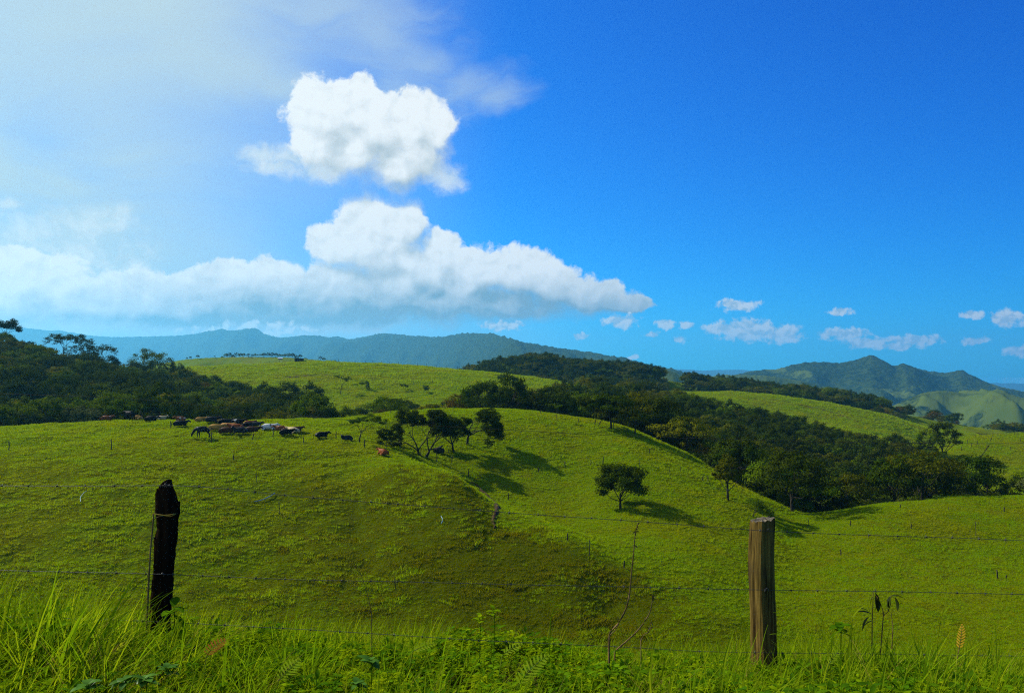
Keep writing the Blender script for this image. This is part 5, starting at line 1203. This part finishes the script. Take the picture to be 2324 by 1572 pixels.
def verge(n, y0, y1, wts, seed, hs=1.0, keep=None):
    r = np.random.default_rng(seed)
    y = np.sqrt(r.uniform(y0 ** 2, y1 ** 2, n)); x = r.uniform(-0.78, 0.78, n) * y; u = x / y * F + CX
    cl = fbm(x / 0.9, y / 0.9, 3, seed) + 0.5
    if keep is not None: m = keep(x, y, u, cl, r); x, y, u, cl = x[m], y[m], u[m], cl[m]
    z = ground_z(x, y); h = np.interp(u, HU, HH) / 0.47 * hs * (0.68 + 0.55 * np.clip(cl, 0, 1)) * r.uniform(0.55, 1.15, len(x)) * np.clip(1.12 - np.abs(y - 5.4) * 0.10, 0.7, 1.1)
    k = r.choice(len(wts), len(x), p=np.array(wts) / sum(wts))
    return np.stack([x, y, z], 1), h, r.uniform(-0.9, 0.9, len(x)), k
A1 = verge(4300, 2.6, 7.9, [3.0, 3.0, 2.2, 2.2, 3.4, 3.4, 1.1, 1.6, 0, 0, 0, 0.7], 3, 1.0, lambda x, y, u, cl, r: r.uniform(size=len(x)) < np.clip(0.10 + (cl - 0.24) * 2.2, 0.10, 1))
scatter('verge_grass', A1[0], A1[1], A1[2], A1[3], g_src, 'long wind bent green grass growing on the verge')
A2 = verge(15000, 2.8, 7.4, [0, 0, 0, 0, 0, 0, 0, 0, 1.0, 1.7, 1.5, 0], 8, 0.92, lambda x, y, u, cl, r: r.uniform(size=len(x)) < np.clip((0.62 - np.abs(cl - 0.5) * 1.3) * np.interp(u, [0, 500, 900, 2324], [0.6, 1.0, 1.3, 1.5]), 0.25, 1))
scatter('verge_weeds', A2[0], A2[1], A2[2] * 3, A2[3], g_src, 'low leafy weeds mixed into the verge grass')
A3 = verge(1500, 7.6, 13.0, [3, 3, 3, 3, 3, 3, .4, .2, .5, .5, .5, 0], 13, 0.8)
scatter('bank_grass', A3[0], A3[1], A3[2], A3[3], g_src, 'rough grass on the bank falling away behind the fence')

def thing_leaves(root, specs, mat, name='leaf'):
    """specs: (origin, length, width, azimuth, elevation, bend); each leaf an object of its own"""
    for (o_, ln, wd, az, el, bd) in specs:
        V, Q = leaf_shape(ln, wd, bd, 0.22, 6)
        q = obj(name, mesh_np(name, V, Q), mat, root, o_); q.rotation_euler = (0, -el, az)
def stem_of(root, pts, r0, r1, mat, name='stem', sides=6):
    V, Q = [], []; n = len(pts); tube(V, Q, pts, [r0 + (r1 - r0) * i / (n - 1) for i in range(n)], sides)
    return obj(name, mesh_np(name, V, Q), mat, root)
def fern(u, v, Y, lenpx, ang_deg, mat, label, seed, curl=0.3, npin=15, wpx=24):
    npin = max(7, int(npin * 0.7)); wpx *= 1.1
    """frond rising from (u, v) with its pinnae as leaflets"""
    r = np.random.default_rng(seed); b = pt(u, v, Y); root = empty('fern_frond', tuple(b)); tag(root, label, 'fern', 'fern fronds on the verge')
    Lm = lenpx / F * Y; a = R(ang_deg); pts = []; p = np.array([0., 0, 0]); n = npin
    for i in range(n + 1):
        pts.append(p.copy()); p = p + np.array([math.cos(a), 0.12, math.sin(a)]) * Lm / n; a -= curl / n
    g = float(ground_z(b.x, b.y)) - b.z
    stem_of(root, [np.array([-0.04, 0.02, min(g, -0.05)])] + pts, 0.0028, 0.0010, CANE if mat in (RFERN, OFERN) else mat, 'stem', 5)
    wm = wpx / F * Y
    for i in range(1, n + 1):
        f = i / n; ll = wm * math.sin(math.pi * (0.18 + 0.80 * f)) ** 0.9 + 0.006; d = (pts[i] - pts[i - 1]); d /= np.linalg.norm(d)
        for s in (-1, 1):
            nn = np.array([-d[2], -0.35, d[0]]) * s; dirv = nn * 0.9 + d * 0.45; dirv /= np.linalg.norm(dirv)
            V, Q = leaf_shape(ll, Lm / n * 0.46, 0.15, 0.1, 3)
            X = dirv; Yv = d - X * (d @ X); Yv /= np.linalg.norm(Yv); Z = np.cross(X, Yv)
            V = V @ np.stack([X, Yv, Z]); q = obj('leaflet', mesh_np('leaflet', V, Q), mat, root, tuple(pts[i]))
fern(632, 1546, 5.0, 66, 52, FERN, 'pale green fern frond at the bottom of the verge, left of centre', 1, 0.25, 13, 20)
fern(1176, 1556, 4.9, 96, 58, FERN, 'large pale green fern frond at the bottom centre of the verge', 2, 0.55, 16, 24)
fern(936, 1478, 5.5, 56, 30, FERN, 'small drooping fern frond in the middle of the verge', 3, 0.5, 12, 12)
fern(1140, 1486, 5.4, 50, 38, FERN, 'small fern frond just above the large one', 4, 0.4, 11, 12)
fern(2176, 1474, 5.6, 56, 74, OFERN, 'dry orange fern frond at the right end of the verge', 5, -0.2, 14, 15)
fern(468, 1490, 5.3, 60, 62, RFERN, 'dry reddish fern frond right of the rotten post', 6, 0.9, 13, 14)
fern(1880, 1510, 5.4, 44, 60, FERN, 'small fern frond below the broad leaved plant', 7, 0.4, 11, 14)

def broad_plant(u, v, Y, n, lpx, label, seed, mat=BROAD, wr=0.62, el=(0.0, 0.7), name='broadleaf_plant', grp='broad leaved plants on the verge', hpx=None):
    r = np.random.default_rng(seed); b = pt(u, v, Y); root = empty(name, tuple(b)); tag(root, label, 'plant', grp)
    g = float(ground_z(b.x, b.y)) - b.z; top = (hpx or lpx * 0.5) / F * Y
    stem_of(root, [(0, 0, min(g, -0.06)), (0.006, 0, top * 0.5), (0, 0, top)], 0.004, 0.002, WEED, 'stem', 5)
    L_ = lpx / F * Y; specs = []
    for k in range(n):
        a = 2.4 * k + r.normal(0, 0.3); specs.append(((0, 0, top * (0.3 + 0.7 * k / max(n - 1, 1))), L_ * r.uniform(0.7, 1.1), L_ * wr * r.uniform(0.85, 1.1), a, r.uniform(*el), r.uniform(0.15, 0.55)))
    thing_leaves(root, specs, mat)
broad_plant(380, 1530, 4.9, 9, 30, 'grey green broad leaved weed at the bottom, highest of the left cluster', 11)
broad_plant(330, 1552, 4.6, 9, 30, 'grey green broad leaved weed at the bottom, in the middle of the left cluster', 12)
broad_plant(282, 1556, 4.6, 8, 30, 'grey green broad leaved weed at the bottom, second from the left', 13)
broad_plant(200, 1570, 4.5, 9, 36, 'large grey green broad leaved weed in the bottom left', 14)
broad_plant(842, 1512, 5.0, 7, 32, 'broad leaved weed with one large pale leaf, left of the small drooping fern', 15)
broad_plant(812, 1560, 4.6, 10, 24, 'low broad leaved weed at the bottom edge, left of centre', 16)
broad_plant(1907, 1446, 5.9, 8, 34, 'dark broad leaved plant standing above the verge right of the squared post', 17, WEED, 0.6, (-0.5, 0.5), hpx=34)
broad_plant(394, 1404, 6.2, 7, 40, 'leafy dark plant growing at the foot of the rotten post', 18, WEED, 0.55, (-0.5, 0.7), hpx=28)
broad_plant(1120, 1408, 5.8, 7, 22, 'sunlit yellow green leafy weed on the middle of the verge top', 19, WEED2, 0.5, (0.1, 0.9), hpx=26)
broad_plant(1088, 1420, 5.7, 7, 20, 'small yellow green weed left of the sunlit leafy one', 20, WEED2, 0.5, (0.1, 0.9), hpx=22)
# wilted plant with hanging dark leaves
def Z8(X, Yp): return (1592 + X / 3.1753, 1078 + Yp / 3.1753)
def wilted():
    Y = 6.0; b = pt(1981, 1476, Y); root = empty('wilted_plant', tuple(b)); tag(root, 'wilted plant with dark hanging leaves rising to the second wire', 'plant')
    P_ = lambda X, Yp: np.array(tuple(pt(*Z8(X, Yp), Y) - b))
    for pts in ([(1228, 1300), (1230, 1060), (1236, 920), (1238, 840)], [(1290, 1290), (1305, 1080), (1312, 990), (1292, 925), (1262, 870)], [(1312, 1010), (1345, 980), (1362, 930), (1368, 862)], [(1372, 1250), (1380, 1090), (1366, 990)]):
        stem_of(root, [P_(*q) for q in pts], 0.0045, 0.0018, CANE, 'stem', 5)
    specs = []
    for (X, Yp, l, az, el, bd) in [(1250, 845, 26, 0.2, -0.9, .4), (1258, 862, 30, 0.6, -1.2, .3), (1250, 880, 30, -0.4, -1.3, .3), (1268, 900, 26, 0.9, -1.0, .4), (1240, 870, 22, 2.8, -1.0, .3), (1362, 870, 26, 3.3, -1.1, .3), (1372, 868, 24, 0.0, 0.3, .5), (1395, 880, 30, 0.2, -1.1, .3), (1400, 872, 22, 0.1, 0.2, .6), (1350, 900, 24, 2.9, -1.2, .3), (1225, 1000, 30, 2.8, 0.5, .5), (1205, 1020, 34, 3.0, -0.9, .3), (1230, 1050, 30, 2.6, -0.4, .4), (1205, 980, 22, 3.1, 0.6, .3)]:
        specs.append((tuple(P_(X, Yp)), l / F * Y, l * 0.42 / F * Y, az, el, bd))
    thing_leaves(root, specs, DARKL)
wilted()
# tall dry stalks
def ZM(X, Yp): return ((2380 + X / 2.62) / 1.7625, (2050 + Yp / 2.62) / 1.7625)
def stalk(pix, Y, r0, r1, label, twigs, seeds, sd, mp=ZM):
    b = pt(*mp(*pix[0]), Y); root = empty('dry_stalk', tuple(b)); tag(root, label, 'dry stalk', 'dry stalks above the verge')
    P_ = lambda q: np.array(tuple(pt(*mp(*q), Y) - b)); n = 26
    xs = np.linspace(0, 1, n); tt = np.linspace(0, 1, len(pix)); X = pchip(tt, [q[0] for q in pix], xs); Yq = np.interp(xs, tt, [q[1] for q in pix])
    g = float(ground_z(b.x, b.y)) - b.z
    stem_of(root, [np.array([0.005, 0, min(g, -0.05)])] + [P_((X[i], Yq[i])) for i in range(n)], r0, r1, CANE)
    for (a, c) in twigs: stem_of(root, [P_(a), (P_(a) + P_(c)) / 2 + np.array([0, 0.01, 0.004]), P_(c)], 0.0016, 0.0008, CANE, 'twig', 4)
    r = np.random.default_rng(sd)
    for q in seeds:
        V, Q = leaf_shape(0.020, 0.010, 0.6, 0.5, 3); o = obj('seed_pod', mesh_np('seed_pod', V, Q), DARKL if r.uniform() < .6 else CANE, root, tuple(P_(q))); o.rotation_euler = (r.uniform(-1, 1), r.uniform(-1, 1), r.uniform(0, 6))
stalk([(145, 1445), (148, 1285), (250, 1150), (335, 975), (368, 800), (385, 600), (405, 420), (420, 230), (452, 105)], 5.9, 0.0075, 0.0028, 'tall curved dry stalk with seed pods, reaching the top wire', [((325, 970), (205, 850)), ((280, 1065), (212, 965)), ((352, 860), (285, 775)), ((365, 690), (300, 630)), ((385, 545), (352, 500)), ((390, 550), (450, 515)), ((382, 600), (378, 570)), ((245, 1140), (200, 1090)), ((355, 920), (380, 875))], [(430, 205), (438, 210), (425, 195), (447, 180), (440, 172), (455, 108), (462, 112), (418, 270), (420, 345), (412, 340), (450, 145)], 1)
stalk([(205, 1448), (330, 1345), (450, 1228), (530, 1120), (575, 1040), (596, 950), (602, 855)], 5.9, 0.0065, 0.002, 'shorter dry stalk bending right beside the tall curved one', [((448, 1225), (435, 1165)), ((580, 1005), (556, 968)), ((520, 1125), (517, 1095))], [(600, 870), (606, 890), (610, 902), (625, 912), (598, 940), (604, 880)], 2)
stalk([(480, 1345), (510, 1280), (560, 1245), (575, 1200), (590, 1140)], 5.9, 0.004, 0.002, 'low dry stalk with dark pods, lowest of the three', [], [(572, 1200), (590, 1195), (600, 1205), (588, 1150), (594, 1142), (565, 1210)], 3)
def Z7(X, Yp): return (681 + X / 3.1753, 1078 + Yp / 3.1753)
stalk([(515, 1010), (500, 920), (465, 790), (440, 720), (390, 650)], 6.0, 0.003, 0.0014, 'thin arching stalk left of centre on the verge', [], [(392, 652), (396, 656)], 4, Z7)
stalk([(1215, 1330), (1225, 1150), (1290, 1080), (1322, 985), (1300, 945)], 5.8, 0.0042, 0.002, 'bent woody twig at the foot of the tall curved stalk', [], [], 5, lambda X, Yp: (ZM(X - 1215 + 145, Yp - 1330 + 1470)))
# cane hooked round the rotten post
def Z6(X, Yp): return ((550 + X / 2.537) / 1.7625, (1880 + Yp / 2.537) / 1.7625)
def cane():
    Y = 6.26; b = pt(*Z6(96, 1530), Y); root = empty('dry_cane', tuple(b)); tag(root, 'thin dry cane leaning on the rotten post and hooked round it', 'cane')
    P_ = lambda X, Yp, d=0.0: np.array(tuple(pt(*Z6(X, Yp), Y + d) - b))
    stem_of(root, [P_(90, 1700), P_(96, 1530), P_(105, 1330), P_(116, 1080), P_(132, 800), P_(150, 620), P_(160, 500), P_(163, 440)], 0.0072, 0.005, CANE)
    stem_of(root, [P_(163, 440), P_(200, 447, -.01), P_(268, 457, -.02), P_(320, 452, -.02), P_(392, 440, .0)], 0.0042, 0.003, STRAW, 'hook', 5)
    stem_of(root, [P_(268, 457, -.02), P_(330, 470, -.02), P_(392, 442, 0)], 0.003, 0.002, STRAW, 'hook', 5)
    stem_of(root, [P_(166, 500), P_(190, 478, -.01), P_(268, 456, -.02)], 0.003, 0.002, CANE, 'hook', 5)
    stem_of(root, [P_(112, 1090), P_(80, 1040), P_(42, 978)], 0.0022, 0.001, CANE, 'twig', 4)
cane()
def sprout(u, v, Y, n, lpx, label, seed, mat, lean=0.3):
    r = np.random.default_rng(seed); b = pt(u, v, Y); root = empty('grass_sprout', tuple(b)); tag(root, label, 'grass stalk', 'tall grass stalks on the verge')
    g = float(ground_z(b.x, b.y)) - b.z; h = lpx / F * Y
    pts = [np.array([-0.05 * lean, 0, min(g, -0.1)]), np.array([0, 0, 0.0]), np.array([lean * h * 0.4, 0, h * 0.55]), np.array([lean * h, 0, h])]
    stem_of(root, pts, 0.0032, 0.0012, mat, 'stem', 5); specs = []
    for k in range(n):
        f = (k + 0.6) / n; p = pts[1] * (1 - f) + pts[3] * f; specs.append((tuple(p), h * r.uniform(0.35, 0.6), 0.011, r.choice([0.3, 2.8, -0.4, 3.4]) + r.normal(0, .2), r.uniform(0.5, 1.1), r.uniform(0.3, 0.7)))
    thing_leaves(root, specs, mat, 'blade')
sprout(1690, 1420, 6.0, 5, 60, 'yellowing grass stalk leaning left of the squared post', 31, BLADE2, -0.5)
sprout(1770, 1450, 5.9, 5, 66, 'green grass stalk against the right side of the squared post', 32, BLADE, 0.3)
sprout(2128, 1450, 5.8, 6, 92, 'tall light green grass stalk near the right end of the verge', 33, BLADE2, 0.22)
sprout(1932, 1440, 5.8, 5, 72, 'upright grass stalk left of the wilted plant', 34, BLADE2, 0.05)
sprout(1860, 1430, 5.9, 5, 64, 'grass stalk leaning right beside the squared post', 35, BLADE2, 0.35)
sprout(770, 1400, 6.0, 4, 62, 'arching yellow grass stalk left of the thin arching stalk', 36, BLADE2, 1.0)
sprout(1250, 1404, 5.9, 4, 40, 'green grass stalk just left of the tall dry stalk', 37, BLADE, 0.4)
sprout(2268, 1452, 5.8, 4, 40, 'short grass stalk at the right end of the verge', 38, BLADE2, 0.5)
# distant overhead cable across the valley
V, Q = [], []; cp = [(-700, 842), (0, 893), (240, 901), (690, 944), (851, 957), (1432, 989), (1598, 995), (2200, 1006), (2900, 1000)]
uu = np.linspace(-700, 2900, 90); cv = pchip([q[0] for q in cp], [q[1] for q in cp], uu); YC = 62.0
tube(V, Q, [tuple(pt(a, b, YC)) for a, b in zip(uu, cv)], [0.014] * 90, 5)
tag(obj('cable', mesh_np('cable', V, Q), STAKE), 'thin dark cable strung across the whole valley below the woods', 'cable')
